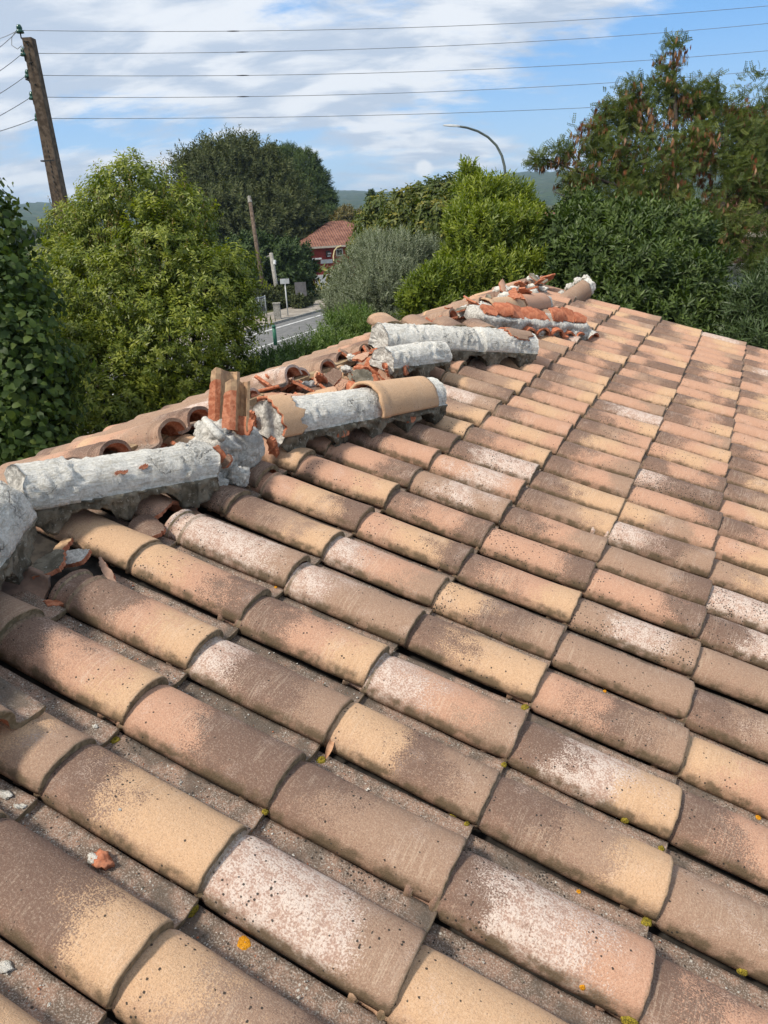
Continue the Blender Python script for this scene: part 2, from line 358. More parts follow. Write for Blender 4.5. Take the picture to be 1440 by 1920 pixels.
ORD = ['zeroth', 'first', 'second', 'third', 'fourth', 'fifth', 'sixth', 'seventh', 'eighth', 'ninth', 'tenth']
TENS = {20: 'twentieth', 30: 'thirtieth', 40: 'fortieth'}
TEEN = ['eleventh', 'twelfth', 'thirteenth', 'fourteenth', 'fifteenth', 'sixteenth', 'seventeenth', 'eighteenth', 'nineteenth']
def ordw(c):
    if c <= 10: return ORD[c]
    if c < 20: return TEEN[c - 11]
    if c in TENS: return TENS[c]
    return ('twenty-' if c < 30 else 'thirty-') + ORD[c % 10]
def tone_name(v): return {DARK: 'dark brown', TAN: 'tan', SALM: 'salmon', OCHR: 'ochre', FROST: 'frosted pale'}[v]
D, T_, P_, Y, Fr = DARK, TAN, SALM, OCHR, FROST
MANUAL = {(0, -2): (Fr, Fr, T_, .25), (0, -1): (D, T_, T_, .1), (0, 0): (Y, D, T_, .1), (0, 1): (Fr, P_, T_, .05), (0, 2): (D, Y, Y, .1), (0, 3): (Y, D, T_, .5), (0, 4): (D, P_, Y, .1), (0, 5): (P_, P_, D, .6), (0, 6): (D, P_, T_, .2), (0, 7): (D, T_, Y, .1), (0, 8): (D, Y, Y, .1), (0, 9): (D, P_, T_, .05),
 (0, -3): (Y, T_, D, .15), (0, -4): (T_, Y, T_, .2), (-1, 0): (Fr, D, T_, .05), (-1, -1): (P_, D, D, .05), (-1, -2): (D, Y, Y, .12), (-1, -3): (D, D, Y, .08), (-1, -4): (T_, Y, Y, .1), (-1, 1): (D, P_, Y, .1), (-1, 2): (Fr, T_, T_, .1), (-1, 3): (Fr, P_, T_, .1), (-1, 4): (P_, Y, D, .35), (-1, 5): (D, P_, D, .1), (-1, 6): (T_, Fr, T_, .2), (-1, 7): (P_, Fr, P_, .15), (-1, 8): (D, Fr, Fr, .9),
 (-2, 0): (D, P_, Y, .1), (-2, -1): (D, P_, Y, .12), (-2, -2): (P_, Y, T_, .1), (-2, -3): (T_, P_, Y, .1), (-2, 1): (Y, P_, D, .3), (-2, 2): (Fr, Fr, T_, .3), (-2, 3): (D, T_, Y, .1), (-2, 4): (P_, Y, D, .1), (-2, 5): (P_, P_, Y, .2), (-3, 1): (P_, Y, Y, .1), (-3, 0): (T_, D, D, .1), (-3, -1): (T_, P_, T_, .1),
 (1, 0): (D, T_, Y, .1), (1, -1): (D, Fr, P_, .15), (1, -2): (Y, Y, D, .2), (1, -3): (Y, P_, T_, .2), (1, 1): (D, Fr, Y, .1), (1, 2): (P_, D, T_, .1), (1, 3): (T_, T_, T_, .15), (1, 4): (T_, Fr, T_, .6), (1, 5): (P_, P_, D, .3), (1, 6): (T_, T_, D, .1), (1, 7): (Fr, D, T_, .3), (1, 8): (Y, T_, P_, .1), (1, 9): (P_, P_, D, .3), (1, 10): (Fr, D, D, .8), (1, 11): (D, P_, D, .1),
 (2, 0): (T_, T_, P_, .1), (2, 1): (D, P_, P_, .1), (2, 2): (Y, P_, T_, .1), (2, 3): (D, T_, T_, .1), (2, 4): (T_, T_, P_, .1), (2, 5): (D, Fr, P_, .4), (2, 6): (Fr, Fr, Fr, .9), (2, 7): (T_, Y, Y, .1), (2, 8): (P_, Y, T_, .1)}
NCOL = 29
rt = random.Random(7)
def rand_tones(r):
    q = r.random()
    if q < .30: t = (D, r.choice([P_, P_, Y]), r.choice([Y, P_]))
    elif q < .50: t = (r.choice([P_, Y]), r.choice([T_, P_, D]), D)
    elif q < .60: t = (P_, P_, r.choice([D, Y, T_]))
    elif q < .72: t = (D, T_, r.choice([Y, P_, T_]))
    elif q < .86: t = (D, P_, r.choice([T_, D, P_]))
    elif q < .92: t = (r.choice([Fr, T_, D]), Fr, r.choice([T_, Fr]))
    else: t = (P_, Y, P_)
    return t + (r.choice([.0, .05, .1, .1, .2, .55]),)
def inframe(P, m=90):
    x, y, t = pix(P); return t > .1 and -m < x < 1440 + m and -m < y < 1920 + m * 2
LOOKS = {}
def place_tiles():
    names = 0
    for i in range(-3, 6):
        for j in range(-9, NCOL):
            corners = [G(i - 1, j), G(i, j), G(i - 1, j + 1), G(i, j + 1)]
            if not any(inframe(c, 260) for c in corners): continue
            if i == -3 and j == 2: meu = TILE_BROKEN[0]
            elif i == -3 and j in (-1, 0): continue
            else: meu = TILE_ME[rt.randrange(10)]
            tn = MANUAL.get((i, j)) or rand_tones(rt)
            o = obj('barrel_tile', meu)
            big = abs(i) < 3
            jit = Matrix.Translation((rt.gauss(0, .0040), rt.gauss(0, .0018), rt.gauss(.0005, .0010))) @ Matrix.Rotation(rt.gauss(0, .010), 4, 'Z') @ Matrix.Rotation(rt.gauss(0, .009), 4, 'X') @ Matrix.Diagonal((1, rt.uniform(.985, 1.012), rt.uniform(.90, 1.07), 1))
            if i == -3: jit = Matrix.Translation((rt.gauss(0, .008), 0, 0)) @ jit
            frame(o, G(i, j, -.002), VD, UD, ND, jit)
            o.color = tn
            look = tone_name(tn[1]) + (' %s-ended' % tone_name(tn[2]).replace(' ', '-').replace('frosted-pale', 'pale').replace('dark-brown', 'brown') if tn[2] != tn[1] else '') + (' speckled' if tn[3] >= .5 else '')
            tag(o, '%s tile, %s row below ridge, %s column from far verge' % (look, ORD[i + 4], ordw(NCOL - j)), 'roof tile', 'barrel tiles laid on the near slope')
            names += 1
    k = 0
    for j in range(1, NCOL):
        for c in range(0, 3):
            org = RIDGE + UD * A * (j + 1 + .2) + VL * (B * (c + 1.13) - .05) + NL * .040
            if not (inframe(org, 120) or inframe(org - VL * .4, 120)): continue
            tn = rt.choice([(T_, D, P_, .2), (D, T_, T_, .1), (P_, T_, D, .1), (D, P_, T_, .1), (T_, T_, T_, .2), (T_, P_, Y, .1), (Fr, T_, T_, .1)])
            o = obj('barrel_tile', TILE_ME[rt.randrange(10)]); o.color = tn
            jit = Matrix.Rotation(rt.gauss(0, .045 if c == 0 else .015), 4, 'Z') @ Matrix.Translation((rt.gauss(.01, .032) if c == 0 else rt.gauss(0, .004), rt.gauss(0, .006), abs(rt.gauss(0, .010)) if c == 0 else 0)) @ Matrix.Rotation(rt.gauss(0, .03 if c == 0 else .008), 4, 'X')
            frame(o, org, VL, -UD, NL, jit); k += 1
            tag(o, '%s tile past the ridge, %s row, %s column from far verge' % (tone_name(tn[1]), ORD[c + 1], ordw(NCOL - j)), 'roof tile', 'barrel tiles laid on the street side slope')
    print('tiles', names, 'left', k)
place_tiles()

# ------------------------------------------------------------------ the house under the tiles
def build_house():
    h = thing('house', (float(RIDGE[0]), 2.5, 0), 'low pale house carrying the broken-ridged clay tile roof in the foreground', 'house')
    L = Vector(h.location)
    y0, y1 = -3.2, float(G(0, NCOL)[1]) - .06
    def P(p): return Vector(p) - L
    def slab(org, v, n, ln, off, th, name, mat):
        m = MB(); a0 = Vector(org) + Vector(n) * off; V = []
        for yy in (y0, y1):
            for d in (0, ln):
                for t in (0, -th): V.append(Vector((a0.x, yy, a0.z)) + Vector(v) * d + Vector(n) * t - L)
        m.add(V, [(0, 2, 3, 1), (4, 5, 7, 6), (0, 4, 6, 2), (1, 3, 7, 5), (0, 1, 5, 4), (2, 6, 7, 3)]); return m.build(name, mat, h)
    slab(RIDGE, VD, ND, 3.45, -.034, .04, 'roof_deck', M_DECK); slab(RIDGE, VL, NL, 1.65, -.030, .04, 'roof_deck', M_DECK)
    wm = simple('cream_render', (.50, .42, .32), (.58, .50, .40), 12, .9, .003)
    m = MB(); zr = float(RIDGE[2]) - .14; xr = float(RIDGE[0]); x1 = xr + 3.1; x0 = xr - 1.4; z1 = zr - 3.1 * math.tan(SL); z0 = zr - 1.4 * math.tan(SLL)
    ya, yb = y0 + .1, y1 - .12; V = []
    for yy in (ya, yb): V += [P((x0, yy, 0)), P((x1, yy, 0)), P((x1, yy, z1)), P((xr, yy, zr)), P((x0, yy, z0))]
    m.add(V, [(0, 1, 2, 3, 4), (9, 8, 7, 6, 5), (0, 5, 6, 1), (1, 6, 7, 2), (0, 4, 9, 5)]); m.build('wall', wm, h)
    # wooden ridge batten, seen where the caps have gone
    m = MB(); rz = float(RIDGE[2]); 
    for (ja, jb, dz, dx) in ((2.6, 4.4, .035, -.02), (5.3, 9.0, .03, -.02), (9.2, 13, .03, -.015)):
        a = RIDGE + UD * A * ja + np.array([dx, 0, dz]); b = RIDGE + UD * A * jb + np.array([dx, 0, dz]); c = (a + b) / 2
        m.box(tuple(Vector(c) - L), (.05, float(b[1] - a[1]), .035))
    m.build('ridge_batten', M_WOOD, h)
build_house()
# ------------------------------------------------------------------ mortar casts off the ridge
def cast(name, label, Aij, Bij, Rr, hs, arches, steps=(), lift=0.0, roll=0.0, seed=1, rough_lo=.0, group=None, cat='mortar cast', flip=False, depth=.066, frm=None):
    if frm is None:
        a = G(*Aij, lift); b = G(*Bij, lift); X = (b - a); L = float(np.linalg.norm(X)); X /= L
        Z = ND * .8 + np.array([0, 0, .2]); Z = Z - X * (Z @ X); Z /= np.linalg.norm(Z); Yv = np.cross(Z, X)
        if roll: c, s = math.cos(roll), math.sin(roll); Yv, Z = Yv * c + Z * s, Z * c - Yv * s
    else: a, X, Yv, Z, L = frm
    o = thing(name, (0, 0, 0), label, cat, group); frame(o, a, X, Yv, Z)
    N = max(30, int(L / .0075)); V = []; MI = []; na = 26; ph = seed * 7.3
    loops = []
    for k in range(N + 1):
        x = L * k / N; tap = 1.0
        for (x0, x1, r0, r1) in steps:
            if x0 <= x <= x1: tap = r0 + (r1 - r0) * (x - x0) / (x1 - x0)
        R_ = Rr * tap; zb = 0.0; best = 0
        for xc, w in arches:
            d = (x - xc) / w
            if abs(d) < 1: best = max(best, (1 - d * d) ** .5 * depth)
        zb = best + .010 * fbm((x * 14 + ph, 1, 0), 4) + .004 * fbm((x * 60 + ph, 3, 0), 3)
        en = max(0, 1 - x / .06) + max(0, 1 - (L - x) / .06); zb += en * (.045 + .02 * fbm((x * 40, ph, 2), 2)); zb = min(zb, hs - .012)
        P = []
        for q in range(8): P.append((.012 * en * (1 - q / 7), zb + (hs - zb) * q / 7, 0))
        P.append((.004, hs + .002, 1)); cy = Rr + .004
        for q in range(na + 1):
            th = math.pi * q / na; P.append((cy - math.cos(th) * R_, hs + .003 + math.sin(th) * R_ * 1.0, 1))
        P.append((2 * Rr + .008, hs + .002, 0))
        for q in range(7): P.append((2 * Rr + .008, hs + (zb - hs) * (q + 1) / 7, 0))
        for q in range(1, 6): P.append((2 * Rr + .008 + (-2 * Rr - .008) * q / 6, zb + .004, 2))
        loops.append((x, P))
    n = len(loops[0][1])
    def disp(x, y, z, m):
        x = float(x)
        rg = noise.noise(Vector((x * 9 + ph, y * 9, z * 9))) + rough_lo + .08
        amp = .0030 + max(0, rg) * .017 + (.006 if m != 1 else 0)
        d = amp * fbm((x * 45 + ph, y * 45, z * 45), 4) + .004 * fbm((x * 7, y * 7 + ph, z * 7), 2)
        if m == 1: d += .0012 * fbm((x * 6, y * 160 + ph, z * 160), 2)
        return d
    for x, P in loops:
        for (y, z, m) in P:
            cy = Rr; dy, dz = y - cy, z - hs; l = math.hypot(dy, dz) + 1e-6
            d = disp(x, y, z, m); eb = .014 * (fbm((ph, y * 16, z * 16), 4) - .2) * (max(0, 1 - x / .05) - max(0, 1 - (L - x) / .05)); V.append((x + d * .4 + eb, y + dy / l * d, z + dz / l * d))
    F = []
    for k in range(N):
        for q in range(n):
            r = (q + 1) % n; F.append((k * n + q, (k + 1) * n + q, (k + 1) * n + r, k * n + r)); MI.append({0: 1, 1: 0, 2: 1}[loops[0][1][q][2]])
    for e, k in ((-1, 0), (1, N)):                               # broken end faces
        x, P = loops[k]; cen = (Rr, hs + .01); prev = [k * n + q for q in range(n)]; EB = [.014 * (fbm((ph, y * 16, z * 16), 4) - .2) * -e for (y, z, m) in P]
        for ring in range(1, 6):
            f = 1 - ring / 6; cur = []
            for q, (y, z, m) in enumerate(P):
                yy = cen[0] + (y - cen[0]) * f; zz = cen[1] + (z - cen[1]) * f
                d = e * (.012 * fbm((yy * 22 + ph + k, zz * 22, 4), 4) + .008 * (1 - f) * math.sin(3 * yy + ph)); cur.append(len(V)); V.append((x + d + e * .004 + EB[q] * f, yy, zz))
            for q in range(n):
                r = (q + 1) % n; f4 = (prev[q], prev[r], cur[r], cur[q]); F.append(f4 if e > 0 else f4[::-1]); MI.append(2)
            prev = cur
        c = len(V); V.append((x + e * .008, cen[0], cen[1]))
        for q in range(n):
            r = (q + 1) % n; f3 = (prev[q], prev[r], c); F.append(f3 if e > 0 else f3[::-1]); MI.append(2)
    F = [f[::-1] for f in F]
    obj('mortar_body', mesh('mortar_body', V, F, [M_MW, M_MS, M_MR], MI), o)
    return o, L
def cap_shell(x0, x1, Rr, hs, seed, a0=0.0, a1=math.pi, t=.0125, collar=0.05, taper=.9, rough=(.006, .006), mats=None, lift=.004):
    """half-round ridge tile shell around a cast of radius Rr, local to the cast frame"""
    nx, na = 26, 30; V = []; F = []; MI = []; ph = seed * 3.7
    for side in (0, 1):
        for k in range(nx + 1):
            u = k / nx
            for q in range(na + 1):
                th = a0 + (a1 - a0) * q / na
                e0 = rough[0] * fbm((ph, th * 3.2, 1), 4) * 2; e1 = rough[1] * fbm((ph + 5, th * 3.2, 1), 4) * 2
                x = (x0 + e0) * (1 - u) + (x1 + e1) * u; xr = x - x0
                r = (Rr + lift) * (1 + (taper - 1) * u) + (t if side == 0 else 0)
                if collar and xr < collar: r += .006 * min(1, (collar - xr) / .008)
                r += .0012 * fbm((x * 8 + ph, th * 2, side * 0), 3)
                V.append((x, Rr + .004 - math.cos(th) * r, hs + .003 + math.sin(th) * r))
    W = (na + 1); H = (nx + 1) * W
    for k in range(nx):
        for q in range(na):
            a = k * W + q; F.append((a, a + W, a + W + 1, a + 1)); MI.append(0); b = H + a; F.append((b, b + 1, b + W + 1, b + W)); MI.append(1)
    for k in range(nx):
        for q in (0, na):
            a = k * W + q; f = (a, H + a, H + a + W, a + W); F.append(f if q == 0 else f[::-1]); MI.append(1)
    for q in range(na):
        for k in (0, nx):
            a = k * W + q; f = (a, a + 1, H + a + 1, H + a); F.append(f if k == 0 else f[::-1]); MI.append(1 if max(rough) > .01 else 0)
    F = [f[::-1] for f in F]
    return mesh('cap_shell', V, F, mats or [M_CAP, M_RAW], MI)
def shell_part(par, name, *a, tones=(T_, Y, T_, .05), **k):
    o = obj(name, cap_shell(*a, **k), par); o.color = tones; return o
def lump(r, seed, detail=3, amp=.28, sq=(1, 1, 1), mat=None, name='mortar_lump', freq=1.7):
    bm = bmesh.new(); bmesh.ops.create_icosphere(bm, subdivisions=detail, radius=1)
    ph = seed * 5.1
    for v in bm.verts:
        p = v.co.copy(); f = 1 + amp * fbm((p.x * freq + ph, p.y * freq, p.z * freq), 4) + .35 * amp * noise.cell(Vector((p.x * 2.2 + ph, p.y * 2.2, p.z * 2.2)))
        v.co = Vector((p.x * sq[0], p.y * sq[1], p.z * sq[2])) * f * r
    me = bpy.data.meshes.new(name); bm.to_mesh(me); bm.free(); me.materials.append(mat or M_MR)
    me.polygons.foreach_set('use_smooth', np.ones(len(me.polygons), bool)); return me
def shard(w, l, seed, curve=.0, t=.013, n=9, mats=None, top=0):
    """irregular broken piece of tile: polygon outline, curved, with raw clay edges"""
    rs = random.Random(seed); pts = []
    for k in range(n):
        a = 2 * math.pi * (k + rs.uniform(-.3, .3)) / n; rr = rs.uniform(.72, 1.05)
        pts.append((math.copysign(abs(math.cos(a)) ** .7, math.cos(a)) * l / 2 * rr, math.copysign(abs(math.sin(a)) ** .7, math.sin(a)) * w / 2 * rr))
    fine = []
    for k in range(n):
        a, b = pts[k], pts[(k + 1) % n]
        for q in range(5):
            u = q / 5; e = .0035 * rs.uniform(-1, 1) if q else 0; fine.append((a[0] + (b[0] - a[0]) * u + e, a[1] + (b[1] - a[1]) * u + e))
    m = len(fine); V = []; F = []; MI = []
    def zc(x, y): return (math.sqrt(max(curve ** 2 - y * y, 1e-5)) - curve if curve else 0) + .0012 * fbm((x * 30 + seed, y * 30, 0), 3)
    rings = 5
    for side in (0, 1):
        base = len(V)
        for r in range(rings):
            f = 1 - r / rings
            for (x, y) in fine: V.append((x * f, y * f, zc(x * f, y * f) - side * t * (1.0 + .1 * math.sin(x * 90 + seed))))
        V.append((0, 0, zc(0, 0) - side * t)); c = len(V) - 1
        for r in range(rings - 1):
            for k in range(m):
                k2 = (k + 1) % m; f = (base + r * m + k, base + r * m + k2, base + (r + 1) * m + k2, base + (r + 1) * m + k); F.append(f if side == 0 else f[::-1]); MI.append(side)
        for k in range(m):
            f = (base + (rings - 1) * m + k, base + (rings - 1) * m + (k + 1) % m, c); F.append(f if side == 0 else f[::-1]); MI.append(side)
    H = rings * m + 1
    for k in range(m):
        k2 = (k + 1) % m; F.append((k, H + k, H + k2, k2)); MI.append(1)
    me = mesh('shard', V, F, mats or [M_CAP, M_RAW], MI, smooth=False); return me
def euler_frame(o, loc, rx, ry, rz):
    o.location = tuple(loc); o.rotation_euler = (R(rx), R(ry), R(rz)); return o
CG = 'long mortar casts knocked off the ridge'
# nearest long cast
c1, L1 = cast('mortar_cast', 'long white mortar cast with scalloped grey skirt, left of the upright tile pieces', (-3.70, .62), (-3.09, 3.10), .082, .088, [(.155, .082), (.365, .082)], steps=((0, .13, 1.12, 1.08), (.13, .9, .98, .93)), seed=1, lift=.036, group=CG)
for k, (x, w) in enumerate(((.26, .05), (.33, .03))):
    f = obj('clay_scab', shard(.012, w, 70 + k, t=.004, mats=[M_RAW, M_RAW]), c1); f.location = (x, .022 + .006 * k, .149 + .004 * k); f.rotation_euler = (R(52), 0, 0)
c0, L0 = cast('mortar_cast', 'white and grey mortar cast cut off by the left edge of the photo', (-2.70, -2.0), (-3.50, .40), .092, .10, [(.16, .07), (.36, .075)], steps=((0, .4, .98, .98), (.4, .8, 1.06, 1.02)), seed=2, rough_lo=.12, lift=.055, group=CG)
c2, L2 = cast('mortar_cast', 'mortar cast still carrying a tan curved cap tile, in the middle of the broken ridge', (-3.15, 5.0), (-2.32, 9.15), .095, .090, [(.18, .082), (.39, .080), (.60, .080), (.80, .078)], steps=((0, .55, 1.02, .92), (.55, .86, 1.0, .92), (.86, 1.3, .92, .86)), seed=3, lift=.042, group=CG)
shell_part(c2, 'cap_tile', .50, .86, .094, .090, 5, a0=.02, a1=2.9, collar=.05, taper=.93, rough=(.004, .004), tones=(Y, Y, Y, .05))
shell_part(c2, 'cap_tile', -.012, .085, .096, .090, 6, a0=.0, a1=2.2, collar=0, taper=.98, rough=(.012, .02), tones=(P_, Y, Y, .0))
f = obj('tile_fragment', shard(.05, .13, 81, .1), c2); f.location = (-.01, .035, .035); f.rotation_euler = (R(20), R(62), R(35)); f.color = (P_, P_, D, 0)
f = obj('tile_fragment', shard(.05, .10, 82, .1, mats=[M_RAW, M_RAW]), c2); f.location = (-.02, .17, .10); f.rotation_euler = (R(-20), R(70), R(10))
f = obj('tile_fragment', shard(.035, .035, 83, mats=[M_RAW, M_RAW]), c2); f.location = (.095, .026, .150); f.rotation_euler = (R(50), 0, 0)
for xx in (.30, .70):
    f = obj('tile_fragment', shard(.03, .07, int(xx * 100), mats=[M_RAW, M_RAW]), c2); f.location = (xx, -.002, .055); f.rotation_euler = (R(80), 0, 0)
c3, L3 = cast('mortar_cast', 'widest white double mortar cast lying across the ridge, tile humps showing behind it', (-3.80, 11.5), (-2.15, 15.5), .103, .088, [(.16, .08), (.37, .082), (.60, .084), (.84, .084)], steps=((0, .60, .98, 1.03), (.60, .64, .90, .93), (.64, .97, 1.06, .98), (.97, 1.3, .93, .93)), seed=4, lift=.04, group=CG)
for k, (x, tn) in enumerate(((.12, (T_, Y, T_, 0)), (.34, (D, T_, T_, 0)), (.56, (T_, T_, D, 0)), (.78, (T_, D, T_, 0)))):
    h = obj('stuck_barrel_tile', TILE_ME[k] if False else make_tile_mesh('hump_mesh', 40 + k, xa=-.17, xb=0), c3)
    h.matrix_parent_inverse = Matrix.Identity(4); h.location = (x - .065, .20, .112); h.rotation_euler = (0, R(-6), R(-90)); h.color = tn
    h.rotation_euler = (R(0), R(4), R(-90)); h.scale = (1, 1.15, 1.05)
f = obj('cap_fragment', cap_shell(.86, .99, .103, .085, 9, a0=.75, a1=2.4, collar=0, rough=(.03, .03)), c3); f.color = (Y, P_, T_, 0)
c3s, _ = cast('mortar_cast', 'short white mortar cast slanting in front of the widest cast', (-3.32, 10.1), (-2.92, 12.0), .080, .080, [(.14, .065), (.34, .07)], steps=((0, .2, .95, 1.0),), seed=5, rough_lo=.12, lift=.06, group=CG)
f = obj('tile_fragment', shard(.05, .06, 91, mats=[M_RAW, M_RAW]), c3s); f.location = (.09, -.004, .07); f.rotation_euler = (R(70), 0, R(20))
f = obj('tile_fragment', shard(.07, .07, 92, .06), c3s); f.location = (-.01, .03, .07); f.rotation_euler = (R(30), R(60), 0); f.color = (P_, T_, T_, 0)

# mortar lump with tiles standing upright in it
def standing_tiles():
    base = at(425, 850, 2.56); L = Vector(base)
    o = thing('upright_tile_chunk', tuple(base), 'jagged mortar chunk with two broken tile pieces standing upright in it', 'rubble chunk')
    fwd = Vector((M[0, 2], M[1, 2], 0)).normalized(); rt_ = Vector((fwd.y, -fwd.x, 0)); up = Vector((0, 0, 1))
    def loc(px, py, t): return Vector(at(px, py, t)) - L
    d = obj('mortar_disc', lump(.098, 11, 5, .16, (1, .42, 1), M_MR), o, loc(438, 838, 2.58)); d.rotation_euler = (R(-8), 0, math.atan2(rt_.y, rt_.x) + R(18))
    for k, (px, py, r, t) in enumerate(((392, 812, .045, 2.55), (385, 842, .05, 2.5), (410, 870, .05, 2.5), (405, 815, .042, 2.5), (400, 905, .045, 2.48), (447, 893, .035, 2.5), (418, 838, .05, 2.5))):
        obj('mortar_lump', lump(r, 30 + k, 4, .34, (1.1, 1, 1)), o, loc(px, py, t))
    m = MB(); m.tube([loc(383, 785, 2.47), loc(395, 800, 2.45), loc(417, 822, 2.42)], [.011, .014, .015], 10); m.build('mortar_ridge', M_MW, o, True)
    # two standing pieces: curved tile walls, profile lies in the horizontal plane
    for k, (px, y0, y1, t, hh) in enumerate(((398, 690, 792, 2.56, .0), (425, 712, 806, 2.48, .0))):
        b = loc(px, y1, t); top = loc(px + 3, y0, t); hgt = (top - b).length
        prof = [(-.013, .0), (.011, .004), (.016, .030), (.030, .055), (.055, .060), (.066, .044), (.070, .018), (.062, .012), (.055, .036), (.045, .046), (.036, .040), (.032, .016), (.030, -.006), (.012, -.013), (-.013, -.013)] if k == 1 else [(-.012, .0), (.010, .002), (.015, .03), (.034, .064), (.062, .074), (.078, .06), (.070, .050), (.056, .060), (.042, .052), (.030, .024), (.026, -.004), (.010, -.013), (-.012, -.013)]
        V = []; F = []; n = len(prof); ns = 14; axis = (top - b).normalized(); nx = (rt_ - axis * rt_.dot(axis)).normalized(); ny = axis.cross(nx).normalized(); ny = ny if ny.dot(fwd) > 0 else -ny
        MI = []
        for s in range(ns + 1):
            u = s / ns
            for q, (x, y) in enumerate(prof):
                hcut = hgt * (1.0 if q not in (0, n - 1) else .93); sx = 1.0
                if q in (0, n - 1) : sx = .85 if u > .55 else 1.05
                if q in (0, n - 1) and u > .75: sx = .55
                w = .0015 * fbm((x * 40 + k * 9, u * 8, y * 40), 3)
                V.append(b + axis * (hcut * u + (.006 * fbm((x * 60, k * 5, y * 60), 2) if s == ns else 0)) + nx * (x * sx + w) + ny * (y + w))
        for s in range(ns):
            for q in range(n):
                r = (q + 1) % n; F.append((s * n + q, s * n + r, (s + 1) * n + r, (s + 1) * n + q)); MI.append(1 if (q >= n - 3 or q == 0) and s < ns * .78 else 0)
        F.append(tuple(range(n))[::-1]); MI.append(1); F.append(tuple(range(ns * n, ns * n + n))); MI.append(0)
        p = obj('upright_tile_piece', mesh('upright_piece', V, F, [M_PLAIN, M_RAW], MI, smooth=False), o)
    f = obj('red_tile_piece', shard(.07, .095, 101, .09, mats=[M_RAW, M_RAW]), o, loc(453, 797, 2.5)); f.rotation_euler = (R(70), R(20), math.atan2(rt_.y, rt_.x) + R(-20))
    f = obj('red_tile_piece', shard(.035, .075, 102, mats=[M_RAW, M_RAW]), o, loc(413, 853, 2.44)); f.rotation_euler = (R(80), R(65), math.atan2(rt_.y, rt_.x))
    f = obj('tile_edge_piece', shard(.03, .06, 103), o, loc(424, 866, 2.43)); f.rotation_euler = (R(60), R(-50), math.atan2(rt_.y, rt_.x)); f.color = (T_, D, D, 0)
M_PLAIN = simple('buff_unglazed_clay', (.34, .21, .125), (.50, .33, .19), 45, .88, .002, dark=((.2, .15, .1), .4))
standing_tiles()

# overturned cast with red tile undersides
M_REDU = simple('smooth_red_clay_underside', (.40, .12, .058), (.56, .20, .10), 28, .85, .0015, dark=((.30, .25, .22), .6))
def red_cast():
    a = G(-3.45, 17.0, .05); b = G(-1.98, 21.1, .01); X = b - a; L = float(np.linalg.norm(X)); X /= L
    Z = ND - X * (ND @ X); Z /= np.linalg.norm(Z); Yv = np.cross(Z, X)
    o = thing('overturned_mortar_cast', (0, 0, 0), 'overturned grey mortar cast edged with jagged bright red tile undersides', 'mortar cast', CG); frame(o, a, X, Yv, Z)
    V = []; F = []; N = 150; sec = [(0, .045), (.0, .075), (-.012, .10), (-.006, .118), (.012, .125), (.035, .132), (.06, .145), (.12, .150), (.19, .13), (.20, .06), (.15, .03), (.06, .02)]
    n = len(sec)
    for k in range(N + 1):
        x = L * k / N; w = math.cos(2 * math.pi * x / A)
        for q, (y, z) in enumerate(sec):
            d = .013 * fbm((x * 20, y * 30, z * 30), 4); wy = (.010 * w if q < 5 else 0); zz = z + d + (.014 * w if q in (0, 1, 10, 11) else 0)
            V.append((x + d * .5, y + wy + d, zz))
    for k in range(N):
        for q in range(n): r = (q + 1) % n; F.append((k * n + q, k * n + r, (k + 1) * n + r, (k + 1) * n + q))
    F.append(tuple(range(n))[::-1]); F.append(tuple(range(N * n, N * n + n)))
    obj('mortar_body', mesh('mortar_body', V, F, M_MR), o)
    rs = random.Random(4)
    for k in range(8):                                            # upper red row: undersides of torn tiles
        x = .07 + k * (L - .12) / 7.2
        if k == 4: x -= .03
        f = obj('red_tile_shard', shard(.13 + rs.uniform(-.02, .02), .19 + rs.uniform(-.03, .03), 200 + k, [.0, .09, .0, .12][k % 4], mats=[M_REDU, M_RAW], t=.015, n=rs.choice([5, 6, 7])), o)
        f.location = (x, .045 + rs.uniform(-.012, .012), .170 + rs.uniform(-.015, .015) + (.02 if k in (1, 5) else 0)); f.rotation_euler = (R(38 + rs.uniform(-10, 16)), R(rs.uniform(-10, 14)), R(rs.uniform(-16, 16)))
    for k in range(6):                                            # barrels still stuck below
        xx = L * (.30 + .125 * k)
        h = obj('stuck_barrel_tile', make_tile_mesh('stub_mesh', 60 + k, xa=-.12, xb=0, cut=.02, mats=[M_REDU if k < 5 else M_MR, M_RAW]), o)
        h.location = (xx + .06, -.025 + rs.uniform(-.01, .012), .022); h.rotation_euler = (R(rs.uniform(-10, 10)), R(6), R(-90 + rs.uniform(-14, 14))); h.scale = (.8, .75, .85)
    for k in range(5):
        obj('mortar_lobe', lump(.045, 80 + k, 4, .3, (1.2, .7, .9)), o, (L * (.52 + .115 * k), .005, .045))
red_cast()

